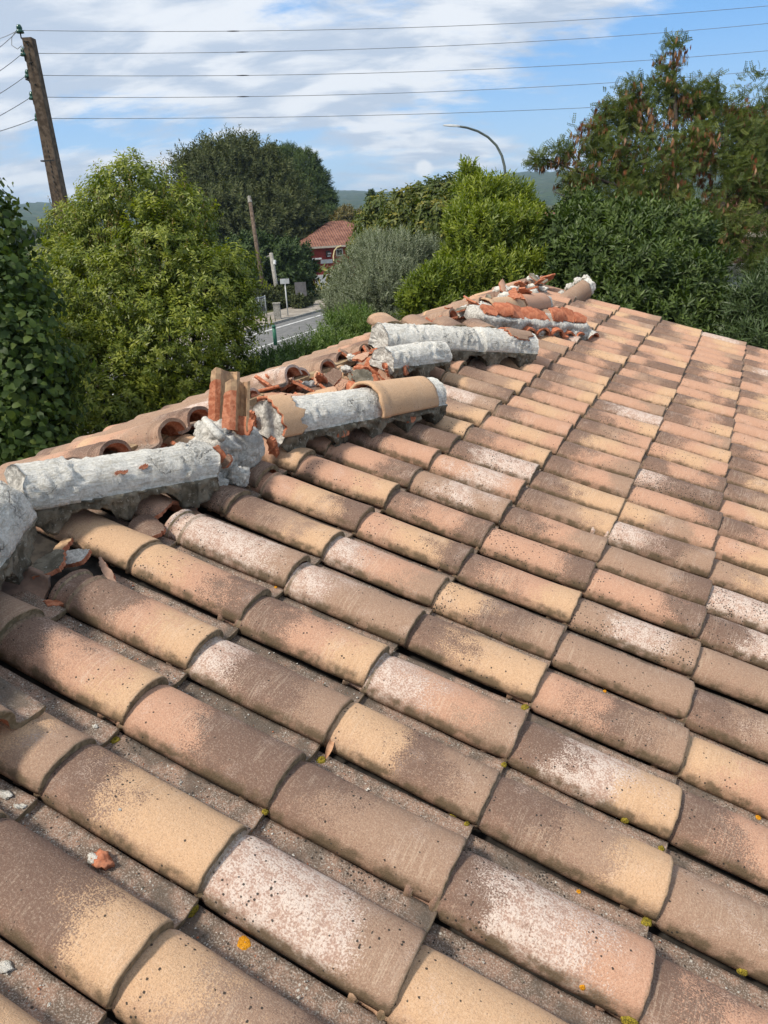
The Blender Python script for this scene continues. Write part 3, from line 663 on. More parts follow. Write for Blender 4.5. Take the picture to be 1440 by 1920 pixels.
# far casts still on the ridge line
c5, _ = cast('mortar_cast', 'far mortar cast under two tan cap tiles, behind the red tile row', (-3.85, 18.3), (-3.12, 24.2), .085, .055, [(.2, .07), (.42, .07), (.63, .07), (.85, .07), (1.05, .07)], steps=((0, .35, .8, .9),), seed=6, lift=.0, rough_lo=.1, group=CG)
shell_part(c5, 'cap_tile', .30, .82, .088, .055, 12, collar=.05, taper=.92, tones=(Y, P_, Y, 0)); shell_part(c5, 'cap_tile', .80, 1.24, .086, .055, 13, collar=.05, taper=.92, tones=(Y, Y, P_, 0))
def flipped_cap():
    a = at(1030, 583, 6.75); b = at(1097, 536, 6.95); X = b - a; L = float(np.linalg.norm(X)); X /= L
    fw = M[:, 2]; Z = np.cross(X, np.array([0, 0, 1.])); Z = -np.array([0, 0, 1.]) * .55 - fw * .8; Z -= X * (Z @ X); Z /= np.linalg.norm(Z); Yv = np.cross(Z, X)
    o, _ = cast('overturned_cap_cast', 'tan cap tile tipped on its back with mortar lumps, at far ridge end', None, None, .085, .03, [(.07, .05), (.19, .05), (.31, .05)], seed=8, frm=(a - Yv * .085, X, Yv, Z, L), rough_lo=.3, cat='cap tile', depth=.08)
    for k, (px, py, r) in enumerate(((1052, 553, .052), (1068, 541, .055), (1084, 530, .06), (1098, 524, .05))):
        q = obj('mortar_lobe', lump(r * .8, 60 + k, 4, .22, (1, .9, 1.0), M_MR), o); q.matrix_local = o.matrix_world.inverted() @ Matrix.Translation(Vector(at(px, py, 6.9)))
    shell_part(o, 'cap_tile', 0, L * .86, .085, .03, 17, collar=.04, taper=.97, tones=(T_, P_, T_, 0))
flipped_cap()
# ------------------------------------------------------------------ loose rubble
def shard_thing(name, label, px, py, t, w, l, rot, seed, curve=.08, tones=(T_, P_, T_, .1), mats=None, group='broken tile shards on the ridge', cat='tile shard', th=.013):
    o = obj(name, shard(w, l, seed, curve, t=th, mats=mats)); o.color = tones; euler_frame(o, at(px, py, t), *rot)
    tag(o, label, cat, group); return o
RAW2 = [M_RAW, M_RAW]; MUD = [M_MS, M_RAW]
RB = [ # px, py, t, w, l, rot, curve, tones, mats, label
 (600, 735, 3.30, .10, .17, (15, -10, 40), .09, (Y, Y, P_, 0), None, 'ochre curved shard leaning behind the middle cast, left of the boxed grey shard'),
 (570, 722, 3.35, .09, .14, (-20, 25, 10), 0, (P_, P_, T_, 0), MUD, 'flat red-edged shard with mortar smears beside the timber batten'),
 (553, 742, 3.15, .07, .17, (10, 5, 100), .08, (Y, P_, Y, 0), None, 'small ochre shard against the lip of the middle cast'),
 (618, 712, 3.45, .09, .13, (35, -30, 60), 0, (D, D, D, 0), None, 'dark tilted shard at the middle of the ridge gap'),
 (680, 708, 3.55, .10, .12, (50, 10, 30), 0, (D, D, T_, 0), [M_MS, M_RAW], 'square grey-faced shard with red rim tilted up behind the middle cast'),
 (657, 728, 3.45, .08, .10, (60, 20, -40), .06, (P_, P_, P_, 0), RAW2, 'bright red curled shard just left of the square grey shard'),
 (700, 690, 3.75, .13, .13, (70, 0, 20), .08, (P_, P_, P_, 0), RAW2, 'large dark red tile piece standing in the rubble heap'),
 (722, 668, 3.95, .09, .12, (40, 40, -10), .07, (P_, P_, P_, 0), RAW2, 'dark red tile piece at the top of the rubble heap'),
 (690, 673, 3.9, .09, .16, (10, -15, 80), .07, (T_, T_, P_, 0), None, 'tan barrel shard lying on the upper left of the rubble heap'),
 (728, 700, 3.7, .10, .12, (20, 30, 10), .07, (T_, P_, T_, 0), None, 'tan shard wedged against the short slanting cast'),
 (735, 725, 3.6, .09, .12, (10, 10, 60), .08, (P_, P_, T_, 0), None, 'pinkish shard at the foot of the short slanting cast'),
 (715, 632, 4.05, .075, .22, (25, 35, -40), .06, (P_, T_, P_, 0), None, 'long pale pink shard tipped up at the left end of the widest cast'),
 (738, 652, 4.1, .06, .30, (10, 8, -18), 0, (T_, P_, T_, 0), MUD, 'long grey slab shard under the tipped pink shard'),
 (640, 745, 3.3, .09, .17, (5, 5, 60), .09, (Y, T_, Y, 0), None, 'ochre shard against the back of the cap tile on the middle cast'),
 (520, 748, 3.0, .07, .22, (5, 0, 75), .12, (P_, P_, P_, 0), None, 'thin pinkish shard lying above the left end of the middle cast'),
 (845, 612, 4.9, .10, .18, (30, 0, 60), .08, (P_, P_, P_, 0), RAW2, 'red shard beside the left end of the overturned cast'),
 (885, 586, 5.3, .10, .15, (40, 10, 20), .07, (P_, P_, P_, 0), RAW2, 'peaked dark red shard standing over the overturned cast'),
 (862, 592, 5.3, .07, .26, (12, 0, 62), 0, (P_, P_, T_, 0), None, 'pink slab shard edged with mortar at the far ridge line'),
 (1048, 590, 6.1, .10, .16, (20, 0, 50), .07, (P_, P_, T_, 0), None, 'small salmon shard at the foot of the tipped up cap tile'),
 (1062, 598, 6.0, .09, .14, (10, 10, 80), .07, (T_, P_, T_, 0), None, 'tan shard on the slope right of the far cap tiles'),
 (826, 786, 3.6, .05, .10, (60, 0, 70), .07, (P_, P_, T_, 0), None, 'small pink shard poking from under the right end of the middle cast'),
 (880, 690, 4.3, .06, .10, (30, 0, 40), .07, (Fr, P_, T_, 0), None, 'pale shard caught under the middle of the widest cast'),
]
for k, (px, py, t, w, l, rot, cv, tn, mt, lb) in enumerate(RB):
    shard_thing('tile_shard', lb, px, py, t, w, l, rot, 300 + k, cv, tn, mt)
rs_ = random.Random(31)
SEEN = set()
def heap(j0, j1, i0, i1, n_, lb, gr, red=.45, h=(.02, .08)):
    for k in range(n_):
        j = j0 + (j1 - j0) * (k + rs_.random()) / n_; i = rs_.uniform(i0, i1); red_ = rs_.random() < red
        o = obj('tile_shard', shard(rs_.uniform(.035, .085) * (1.5 if j > 18 else 1), rs_.uniform(.05, .13) * (1.5 if j > 18 else 1), 700 + int(j * 13) + k * 7, rs_.choice([0, .07, .08]), t=.012, n=rs_.choice([5, 6, 7, 8]), mats=RAW2 if red_ else rs_.choice([None, None, MUD])))
        o.color = rs_.choice([(P_, P_, T_, 0), (T_, P_, P_, 0), (Y, P_, T_, 0), (D, T_, P_, 0)])
        dw = max(v.co.y for v in o.data.vertices) * 2; size = 'tiny' if dw < .048 else ('small' if dw < .066 else 'big')
        euler_frame(o, G(i, j, rs_.uniform(*h)), rs_.uniform(-40, 50), rs_.uniform(-35, 45), rs_.uniform(0, 360)); tag(o, '%s %s %s, by %s tile column from far verge' % (size, {0: 'brown', .25: 'tan', .5: 'salmon', .75: 'ochre'}[o.color[0]] if not red_ else 'raw red', lb, ordw(NCOL - int(math.floor(j)))), 'tile shard', gr)
        if o['label'] in SEEN: bpy.data.objects.remove(o)
        else: SEEN.add(o['label'])
heap(7.0, 11.8, -4.35, -3.5, 58, 'shard behind middle cast', 'small shards behind the middle cast', h=(.03, .12))
heap(3.2, 6.4, -4.35, -3.7, 16, 'shard by the upright chunk', 'small shards by the upright chunk')
heap(12.5, 20, -4.35, -3.7, 34, 'shard near the overturned cast', 'small shards by the overturned cast', h=(.04, .14))
heap(18.6, 28.3, -4.25, -3.6, 34, 'shard in the far rubble line', 'small shards at the far end', .4, (.02, .17))
for k in range(16):
    r = rs_.uniform(.025, .055); o = obj('mortar_lump', lump(r, 900 + k, 3, .5, (1.3, .9, .8), [M_MR, M_MW][k % 2])); jj = 19 + .55 * k + .1; o.location = tuple(G(rs_.uniform(-4.2, -3.7), jj, rs_.uniform(.03, .13))); tag(o, '%s lump in the far rubble line, by the %s tile column from far verge' % (['grey', 'white'][k % 2], ordw(NCOL - int(jj))), 'mortar lump', 'mortar lumps of the far end rubble line')
for k in range(12):
    r = rs_.uniform(.012, .03); o = obj('mortar_lump', lump(r, 930 + k, 3, .5, (1.3, .9, .8), [M_MR, M_MW][k % 2])); jj = 3.6 + .8 * k; o.location = tuple(G(rs_.uniform(-4.2, -3.6), jj, rs_.uniform(.02, .07))); tag(o, 'small %s mortar lump on the ridge, by %s tile column from far verge' % (['grey', 'white'][k % 2], ordw(NCOL - int(jj))), 'mortar lump', 'mortar lumps among the near ridge shards')
LP = [(393, 822, 2.7, .03, 'x'), (340, 838, 2.35, .022, 'white crumb of mortar resting on the timber batten behind the nearest cast'), (918, 566, 6.2, .05, 'white mortar lump left of the far white row'), (795 + 123, 565, 6.2, .045, 'grey white mortar lump lowest of the far row'),
      (950, 570, 6.3, .06, 'rounded white mortar lump in the far row'), (960, 553, 6.5, .06, 'white mortar lump in the middle of the far row'), (978, 547, 6.6, .055, 'largest white mortar lump in the far row'), (996, 540, 6.7, .05, 'white mortar lump nearest the tipped cap tile'),
      (1018, 543, 6.7, .045, 'mortar lump touching the tipped cap tile'), (703, 640, 4.1, .03, 'small white mortar lump in the rubble heap'), (922, 640, 4.9, .07, 'grey mortar lump at the left foot of the overturned cast'), (872, 640, 4.9, .06, 'white mortar block between the widest cast and the overturned cast'), (985, 592, 5.9, .06, 'mortar lump under the far cap tiles'), (775, 745, 3.6, .02, 'tiny white mortar crumb beside the cap tile')]
for k, (px, py, t, r, lb) in enumerate(LP[1:]):
    o = obj('mortar_lump', lump(r * .8, 400 + k, 4, .35, (1.2, .9, .8), [M_MR, M_MW][k % 2])); o.location = tuple(at(px, py, t)); tag(o, lb, 'mortar lump', 'loose lumps of ridge mortar')
# loose timber lath behind the nearest cast
m = MB(); a = Vector(at(300, 872, 2.42)); b = Vector(at(392, 824, 2.72)); v = (b - a); q = v.to_track_quat('Y', 'Z').to_matrix(); m.box(tuple((a + b) / 2), (.045, v.length, .016), q)
tag(m.build('timber_lath', M_WOOD), 'short pale timber lath behind the nearest white mortar cast', 'lath')

# ------------------------------------------------------------------ loose pieces at the lower left
TL = make_tile_mesh('lower_tile_mesh', 33, xa=-.17, cut=None)
o = obj('barrel_tile', TL); o.color = (P_, T_, T_, .05); frame(o, G(-3.0, -1, .0), VD, UD, ND); tag(o, 'stub of a broken barrel tile at the left edge, below the leftmost cast', 'roof tile', 'barrel tiles laid on the near slope')
fl = make_tile_mesh('flipped_tile_mesh', 35, xa=-.32, xb=0, cut=.02, mats=[M_TILE, M_UNDER]) if False else None
M_UNDER = simple('bare_clay_tile_underside', (.24, .155, .115), (.34, .215, .155), 30, .85, .002, dark=((.16, .11, .085), .5))
o = obj('overturned_tile', make_tile_mesh('overturned_tile_mesh', 35, xa=-.32, xb=0, cut=.015, mats=[M_UNDER, M_UNDER])); o.color = (T_, T_, T_, 0)
FJ = Matrix.Rotation(math.pi, 4, 'X')
frame(o, G(-3.28, .22, .052), VD * .98 + UD * .17, UD * .98 - VD * .17, ND, FJ); tag(o, 'overturned tile showing its ribbed brown underside beside the dark gap', 'roof tile')
for (px, py, t, w, l, rot, sd, cv, tn, mt, lb) in (
    (92, 1052, 1.96, .10, .125, (12, 8, -50), 501, .0, (D, D, T_, .1), MUD, 'grey mortar-smeared shard with a red broken edge in the dark gap'),
    (140, 1043, 2.00, .07, .085, (18, -6, 20), 502, .0, (Fr, T_, P_, 0), [M_MR, M_RAW], 'small square shard capped with white mortar on the dark gap'),
    (118, 1020, 2.05, .04, .10, (10, 0, -60), 503, .0, (T_, T_, T_, 0), [M_PLAIN, M_RAW], 'thin tan rim shard at the back of the dark gap'),
    (205, 1082, 1.97, .026, .19, (18, 14, -30), 504, .0, (P_, P_, P_, 0), [M_UNDER, M_RAW], 'long narrow shard with bright red broken edge beside the ochre tile'),
    (102, 1128, 1.88, .03, .05, (10, 10, 30), 505, .0, (P_, P_, P_, 0), RAW2, 'tiny red chip beside the exposed tile collar'),
    (272, 985, 2.2, .12, .13, (8, 15, -22), 506, .09, (D, D, D, 0), None, 'dark curved shard with red edges under the nearest cast'),
    (358, 972, 2.36, .10, .13, (14, 14, -25), 507, .08, (T_, P_, T_, 0), None, 'tan shard with ragged red edge below the right end of the nearest cast')):
    shard_thing('tile_shard', lb, px, py, t, w, l, rot, sd, cv, tn, mt, 'loose shards around the dark gap')
o = obj('broken_tile_piece', make_tile_mesh('broken_piece_mesh', 37, xa=-.22)); o.color = (T_, D, T_, .05); frame(o, G(-2.34, -2.42, .066), VD, UD, ND, Matrix.Rotation(R(-4), 4, 'Z')); tag(o, 'loose brown tile piece overlapping an ochre tile at the left edge', 'roof tile')
# chip of clay and mortar in the channel
o = obj('clay_chip', lump(.017, 520, 3, .5, (1.2, .9, .8), M_RAW)); tag(o, 'small pink and white chip lying in the channel at lower left', 'clay chip'); CHIP = o
lm = lump(.0125, 521, 3, .4, (1.1, .8, .7), M_MW); w = obj('mortar_face', lm, o, (-.008, -.006, .004))

# ------------------------------------------------------------------ growths and grit, laid on whatever the tiles offer
bpy.context.view_layer.update()
dg = bpy.context.evaluated_depsgraph_get()
def hit(px, py):
    d = Vector(ray(px, py)).normalized(); ok, loc, nor, idx, ob, mx = S.ray_cast(dg, Vector(CAM), d)
    return (loc, nor) if ok else (None, None)
CHIP.location = hit(190, 1618)[0] + Vector((0, 0, .006))
def lichen_mat(name, a, b):
    m, n = newmat(name); p = n.n('ShaderNodeTexCoord').outputs['Object']; f = n.noise(p, 420, 4, .7)
    n.out(n.mix(n.ss(f, .4, .6), a, b), .9, f, 1.0, .0015, .2); return m
M_LO = lichen_mat('orange_lichen', (.40, .16, .006), (.68, .31, .02)); M_LY = lichen_mat('yellow_green_moss', (.10, .085, .015), (.36, .27, .03))
def patch(px, py, r, seed, mat, name, label, cat, group, th=.0018, asp=1.0):
    loc, nor = hit(px, py)
    if loc is None: return
    V = []; F = []; n = 44
    q = nor.to_track_quat('Z', 'Y').to_matrix()
    for ring in range(7):
        f = ring / 6
        for k in range(n):
            a = 2 * math.pi * k / n; rr = r * f * (1 + .22 * fbm((math.cos(a) * 1.5 + seed, math.sin(a) * 1.5, 0), 3) + .05 * fbm((a * 3, seed, 1), 3))
            z = th * (1 - f ** 6) * (1 + .7 * fbm((math.cos(a) * f * 7 + seed, math.sin(a) * f * 7, 3), 3)) - (.0012 if ring == 6 else 0)
            V.append(q @ Vector((math.cos(a) * rr * asp, math.sin(a) * rr, z)))
    for ring in range(6):
        for k in range(n): k2 = (k + 1) % n; F.append((ring * n + k, (ring + 1) * n + k, (ring + 1) * n + k2, ring * n + k2))
    o = obj(name, mesh(name, V, F, mat), None, loc); tag(o, label, cat, group); return o
LI = [(458, 1768, .0125, 'round orange lichen spot in the channel near the bottom edge, largest of them'), (1102, 1281, .006, 'orange lichen spot left of a pair on a tan tile edge'), (1134, 1296, .0055, 'orange lichen spot right of a pair on a tan tile edge'), (1422, 1533, .007, 'orange lichen spot at the right edge of the photo'), (1085, 1672, .005, 'orange lichen spot in the channel right of centre'), (1092, 1852, .0055, 'orange lichen spot low on the frosted pink tile'), (517, 1101, .005, 'orange lichen speck on the front of a frosted tile at left')]
for k, (px, py, r, lb) in enumerate(LI): patch(px, py, r, k * 3.1, M_LO, 'lichen_spot', lb, 'lichen', 'orange lichen spots on the tiles')
MO = [(984, 1326, .009, 'yellow moss tuft under an ochre tile corner at centre right'), (945, 1434, .006, 'small moss tuft at the end of the third course joint'), (850, 1530, .007, 'thin moss smear along a tile foot at bottom centre'), (875, 1545, .005, 'moss dab right of the thin moss smear'), (1172, 1538, .007, 'moss smear on the foot of the frosted right tile'), (1240, 1592, .007, 'moss tuft in the joint right of the frosted tile'), (1212, 1728, .009, 'moss tuft at the lower corner of the tan speckled tile'), (1180, 1916, .012, 'yellow moss tuft cut off by the bottom edge'), (1392, 1822, .008, 'moss tuft near the lower right corner'), (602, 1425, .010, 'yellow green moss tuft beside the dry leaf'), (215, 1388, .009, 'moss tuft under the pan corner at left'), (362, 1708, .010, 'moss tuft under the ochre tile corner at lower left'), (497, 1522, .006, 'moss dab at the front of the dark brown tile'), (1030, 1250, .006, 'moss dab at the course joint above centre right')]
for k, (px, py, r, lb) in enumerate(MO): patch(px, py, r, 50 + k * 2.7, M_LY, 'moss_tuft', lb, 'moss', 'moss tufts in the tile joints', .004, 1.25)
def debris():
    rs = random.Random(12)
    V = []; F = []; MI = []
    def bit(c, r, mi):
        b = len(V)
        for k in range(6):
            d = Vector(((1, 0, 0), (-1, 0, 0), (0, 1, 0), (0, -1, 0), (0, 0, 1), (0, 0, -1))[k]) * r * rs.uniform(.55, 1.2) + Vector((rs.uniform(-.3, .3) * r, rs.uniform(-.3, .3) * r, 0)); V.append(Vector(c) + d)
        for f in ((0, 2, 4), (2, 1, 4), (1, 3, 4), (3, 0, 4), (2, 0, 5), (1, 2, 5), (3, 1, 5), (0, 3, 5)): F.append(tuple(b + q for q in f)); MI.append(mi)
    for k in range(26000):
        i = rs.uniform(-3, 2.4); j = rs.randint(-7, 7); f = rs.random() ** .6
        dens = .95 if i < -.2 and j < 2 else .3
        cl = noise.noise(Vector((i * 4, j * 3.3, 0))) + (.25 if (i < -1 and j < 0) else 0)
        if rs.random() > dens * (.28 + 1.1 * max(0, cl)): continue
        ly = .158 + .05 * rs.random(); fi = math.ceil(i); x = (i - fi) * B
        P = G(i, j) + UD * ly + ND * (.0035 + TILT * x)
        mi = 0 if rs.random() < .72 else (1 if rs.random() < .6 else 2)
        bit(P, abs(rs.gauss(0, .0009)) + .0006 + (.0025 * rs.random() if rs.random() < .03 else 0), mi)
    tag(obj('mortar_grit', mesh('mortar_grit', V, F, [M_MW, M_MS, M_RAW], MI, smooth=False)), 'fine white and grey mortar grit lying in the tile channels', 'grit', kind='stuff')
debris()
WB = [(10, 1490, .012, 'bird-shaped white mortar flake at the left edge'), (32, 1512, .006, 'small white flake right of the bird-shaped one'), (42, 1512, .006, 'tiny white flake rightmost of three at the left edge'), (8, 1812, .012, 'white mortar crumb at the lower left edge'), (178, 1362, .006, 'white crumb in the channel under the moss at left'), (225, 1518, .003, 'white dot on the big ochre tile at lower left')]
for k, (px, py, r, lb) in enumerate(WB):
    loc, nor = hit(px, py)
    if loc is None: continue
    o = obj('mortar_crumb', lump(r, 600 + k, 3, .5, (1.3, .8, .45), M_MW), None, loc); tag(o, lb, 'mortar crumb', 'white mortar crumbs in the channels')
loc, nor = hit(610, 1424)
if loc is not None:
    V = []; F = []; n = 12
    for s in range(n + 1):
        u = s / n; w = .007 * math.sin(math.pi * min(1, u * .93 + .04)) ** .8
        for q in (-1, -.5, 0, .5, 1): V.append((w * q, u * .05, .006 + .010 * math.sin(u * 3) + .0035 * abs(q) ** 1.5))
    for s in range(n):
        for q in range(4): a = s * 5 + q; F.append((a, a + 1, a + 6, a + 5))
    o = obj('dry_leaf', mesh('dry_leaf', V, F, simple('dry_leaf_brown', (.34, .17, .09), (.50, .28, .16), 60, .7, .001)), None, loc); o.rotation_euler = (R(35), R(20), R(15)); tag(o, 'curled dry leaf standing beside a moss tuft', 'leaf')
# ------------------------------------------------------------------ ground, road, hills
def soil_mat():
    m, n = newmat('grass_and_soil'); p = n.n('ShaderNodeTexCoord').outputs['Object']; f = n.noise(p, .35, 6, .65); g = n.noise(p, 9, 4, .7)
    c = n.mix(n.ss(f, .4, .6), (.055, .075, .022), (.10, .095, .045)); c = n.mix(n.ss(g, .55, .7), c, (.14, .12, .07)); n.out(c, .95, g, .6, .05, .1); return m
fw2 = Vector((M[0, 2], M[1, 2], 0)).normalized(); rt2 = Vector((fw2.y, -fw2.x, 0))
def far(px, dist):                                            # level point on the ground at a horizontal distance
    d = ray(px, 400); h = math.hypot(d[0], d[1]); return Vector((d[0] / h * dist, d[1] / h * dist, 0))
m = MB(); sz = 3000; m.add([(-sz, -sz, 0), (sz, -sz, 0), (sz, sz, 0), (-sz, sz, 0)], [(0, 1, 2, 3)]); tag(m.build('ground', soil_mat()), kind='structure')
HK = 1.0
def hills():
    V = []; F = []; nx, ny = 420, 16
    for b in range(ny + 1):
        for a in range(nx + 1):
            px = -900 + 3300 * a / nx; dist = 700 + 120 * b; u = b / ny
            prof = 45 + 4 * math.sin((px - 200) / 130) + 24 * math.exp(-((px - 985) / 130) ** 2) + 10 * math.exp(-((px - 640) / 70) ** 2) + 14 * math.exp(-((px - 40) / 160) ** 2)
            h = prof * HK * math.sin(min(1, u * 1.25) * math.pi / 2) * (1 + .10 * fbm((px * .012, u * 3, 1), 4)) + 2.2 * fbm((px * .45, u * 30, 5), 4)
            p = far(px, dist * (1 + .1 * math.sin(px / 300))); p.z = max(-2, h - 2); V.append(p)
    for b in range(ny):
        for a in range(nx): k = b * (nx + 1) + a; F.append((k, k + 1, k + nx + 2, k + nx + 1))
    m, n = newmat('wooded_hillside'); p = n.n('ShaderNodeTexCoord').outputs['Object']; f = n.vor(p, .11); g = n.noise(p, .02, 5, .6)
    c = n.mix(n.ss(f, .1, .8), (.055, .085, .028), (.018, .034, .014)); c = n.mix(n.ss(g, .5, .66, 0, .6), c, (.09, .095, .05)); n.out(c, .95, f, 1.0, 3.0, .1)
    tag(obj('hills', mesh('hills', V, F, m)), kind='structure')
hills()
E1, E2 = Vector(ground(480, 619)), Vector(ground(607, 583)); rd = (E2 - E1).normalized(); rn = Vector((rd.y, -rd.x, 0))    # left kerb line of the road; rn points to the right
if rn.dot(rt2) < 0: rn = -rn
def strip(name, mat, off0, off1, z, s0=-60, s1=110, kind='structure', bend=.0012, th=0):
    V = []; F = []; n = 34
    for k in range(n + 1):
        s = s0 + (s1 - s0) * k / n; q = E1 + rd * s + rn * (bend * max(0, s - 18) ** 2)
        V += [q + rn * off0 + Vector((0, 0, z)), q + rn * off1 + Vector((0, 0, z))]
        if th: V += [q + rn * off0 + Vector((0, 0, z - th)), q + rn * off1 + Vector((0, 0, z - th))]
    w = 4 if th else 2
    for k in range(n):
        a = k * w; b = a + w; F.append((a, a + 1, b + 1, b))
        if th: F += [(a + 1, a + 3, b + 3, b + 1), (a, b, b + 2, a + 2)]
    o = obj(name, mesh(name, V, F, mat, smooth=False)); return tag(o, kind=kind)
M_ASPH = simple('asphalt', (.125, .125, .122), (.175, .172, .165), 3, .9, .004); M_PAVE = simple('pale_pavement', (.22, .19, .155), (.33, .29, .24), 2, .9, .004)
M_LINE = simple('road_paint', (.45, .45, .43), (.68, .68, .66), 4, .8, .001); M_CONC = simple('weathered_concrete', (.20, .19, .165), (.34, .32, .28), 12, .9, .004)
strip('road', M_ASPH, 0, 6.6, .02); strip('pavement', M_PAVE, -2.6, -.16, .13, th=.13); strip('kerb', M_CONC, -.16, 0, .135, th=.135)
strip('road_edge_line', M_LINE, .75, .90, .026); strip('road_centre_line', M_LINE, 3.2, 3.33, .026); strip('far_pavement', M_PAVE, 6.75, 8.4, .12, th=.12)

# ------------------------------------------------------------------ foliage
NR = np.random.RandomState(5)
def leaf_geo(l, w, fold=.25, droop=.15):
    V = np.array([(0, 0, 0), (.42 * l, w / 2, 0), (l, 0, -droop * l), (.42 * l, -w / 2, 0), (.45 * l, 0, -fold * w)]); return V, np.array([(0, 4, 2, 1), (0, 3, 2, 4)])
def sprig(length, nl, l, w, ang=50, droop=.2, seed=0, tipcl=0, pend=0.0, opposite=False):
    """shoot along +z with leaves set round it"""
    rs = np.random.RandomState(seed); V = []; F = []; T = []; LV, LF = leaf_geo(l, w)
    for k in range(nl):
        u = (k + .5) / nl; z = length * (u if not tipcl else u ** tipcl); az = k * 2.4 + rs.randn() * .3
        if opposite: az = (k % 2) * math.pi + (k // 2) * 1.57 + rs.randn() * .25
        a = R(ang) * (1.15 - .55 * u) + rs.randn() * .18 + pend; sc = (.7 + .45 * math.sin(math.pi * min(1, u + .15))) * (1 + .15 * rs.randn())
        d = np.array([math.sin(a) * math.cos(az), math.sin(a) * math.sin(az), math.cos(a)])
        side = np.cross(d, [0, 0, 1]); side /= np.linalg.norm(side) + 1e-6; up = np.cross(side, d)
        tw = rs.randn() * .4; s2 = side * math.cos(tw) + up * math.sin(tw); u2 = np.cross(s2, d)
        b = len(V) ; P = LV * sc; P = P[:, :1] * d + P[:, 1:2] * s2 + P[:, 2:3] * u2 + np.array([0, 0, z])
        V += list(P); F += [tuple(np.array(f) + b) for f in LF]; T += [rs.randn() * .13 + (.14 * u)] * len(LF)
    return np.array(V), np.array(F), np.array(T)
def frond(length, n, l, w, seed=0, curve=.5):                # feather-shaped compound leaf along +z, arching
    rs = np.random.RandomState(seed); V = []; F = []; T = []
    for k in range(n):
        u = (k + .6) / n; z = length * u; dx = curve * length * u * u
        for s in (-1, 1):
            ll = l * (1 - .4 * abs(u - .5)) ; b = len(V); a = np.array([dx, 0, z]); d = np.array([.25, s, .45]); d /= np.linalg.norm(d); e = np.array([.3, 0, 1]); e /= np.linalg.norm(e)
            V += [a, a + d * ll * .5 + e * w * .5, a + d * ll, a + d * ll * .5 - e * w * .5]; F.append((b, b + 1, b + 2, b + 3)); T.append(rs.randn() * .08)
    return np.array(V), np.array(F), np.array(T)
def foliage(name, sprigs, blobs, n, mat, parent=None, scale=(.8, 1.2), outw=.8, up=.35, rnd=.45, shell=.16, inner=.3, lump=.22, fr=1.6, tint=(.5, .16), seed=1, lit_top=.0, cut=None, sm=False, clump=None):
    rs = np.random.RandomState(seed); cs = np.array([b[0] for b in blobs]); rr = np.array([b[1] if hasattr(b[1], '__len__') else (b[1],) * 3 for b in blobs], float)
    wt = np.array([(r[0] * r[1] + r[1] * r[2] + r[0] * r[2]) ** 1.0 for r in rr]); wt /= wt.sum()
    N = n; idx = rs.choice(len(blobs), N, p=wt); D_ = rs.randn(N, 3); D_ /= np.linalg.norm(D_, axis=1)[:, None]
    ph = rs.rand(len(blobs)) * 20
    lm = np.array([noise.noise(Vector((float(d[0]) * fr + float(ph[i]), float(d[1]) * fr, float(d[2]) * fr))) + .5 * noise.noise(Vector((float(d[0]) * fr * 2.7 + float(ph[i]), float(d[1]) * fr * 2.7, float(d[2]) * fr * 2.7))) for d, i in zip(D_, idx)])
    sl = float(np.mean([np.abs(q[0]).max() for q in sprigs])) * .5 * (scale[0] + scale[1]); rr = np.maximum(rr * .93 - sl * .42 * outw, rr * .45)
    rad = (1 + lump * lm) * (1 - np.abs(rs.randn(N)) * shell); ins = rs.rand(N) < inner; rad[ins] *= rs.uniform(.45, .95, ins.sum())
    Pn = cs[idx] + D_ * rr[idx] * rad[:, None]
    # points well inside another blob are wasted: drop most
    keep = np.ones(N, bool)
    for k in range(len(blobs)):
        q = np.linalg.norm((Pn - cs[k]) / rr[k], axis=1); keep &= ~((q < .62) & (idx != k) & (rs.rand(N) < .8))
    # thin the side turned away and well behind
    view = Pn - CAM; view /= np.linalg.norm(view, axis=1)[:, None]
    away = (D_ * view).sum(1); keep &= ~((away > .45) & (rs.rand(N) < .55))
    keep &= Pn[:, 2] > .1
    if cut is not None: keep &= cut(Pn)
    Pn, D_, idx, lm = Pn[keep], D_[keep], idx[keep], lm[keep]; N = len(Pn)
    Ax = D_ * outw + np.array([0, 0, up]) + rs.randn(N, 3) * rnd; Ax /= np.linalg.norm(Ax, axis=1)[:, None]
    ref = rs.randn(N, 3); X_ = np.cross(ref, Ax); X_ /= np.linalg.norm(X_, axis=1)[:, None]; Y_ = np.cross(Ax, X_)
    sc = rs.uniform(scale[0], scale[1], N); tb = tint[0] + tint[1] * rs.randn(N) + .22 * lm + lit_top * D_[:, 2]  # upper leaves tinted lighter, overhead light put into the leaf colour
    which = rs.randint(0, len(sprigs), N); VV = []; FF = []; TT = []; base = 0
    for w, (SV, SF, ST) in enumerate(sprigs):
        s = which == w; c = s.sum()
        if not c: continue
        P = Pn[s][:, None, :] + sc[s][:, None, None] * (SV[None, :, 0:1] * X_[s][:, None, :] + SV[None, :, 1:2] * Y_[s][:, None, :] + SV[None, :, 2:3] * Ax[s][:, None, :])
        VV.append(P.reshape(-1, 3)); FF.append((SF[None] + (np.arange(c) * len(SV))[:, None, None]).reshape(-1, SF.shape[1]) + base); TT.append((tb[s][:, None] + ST[None]).ravel()); base += c * len(SV)
    V = np.concatenate(VV); o = obj(name, fastmesh(name, V, np.concatenate(FF), mat, np.clip(np.concatenate(TT), 0, 1), smooth=sm), parent)
    return o
def B_(px, py, t, r, sq=(1, 1, 1), dd=0.0):                  # crown mass seen at a photo pixel, r in photo pixels
    k = t / FPX; return (at(px, py, t + dd), (r * k * sq[0], r * k * sq[1], r * k * sq[2]))
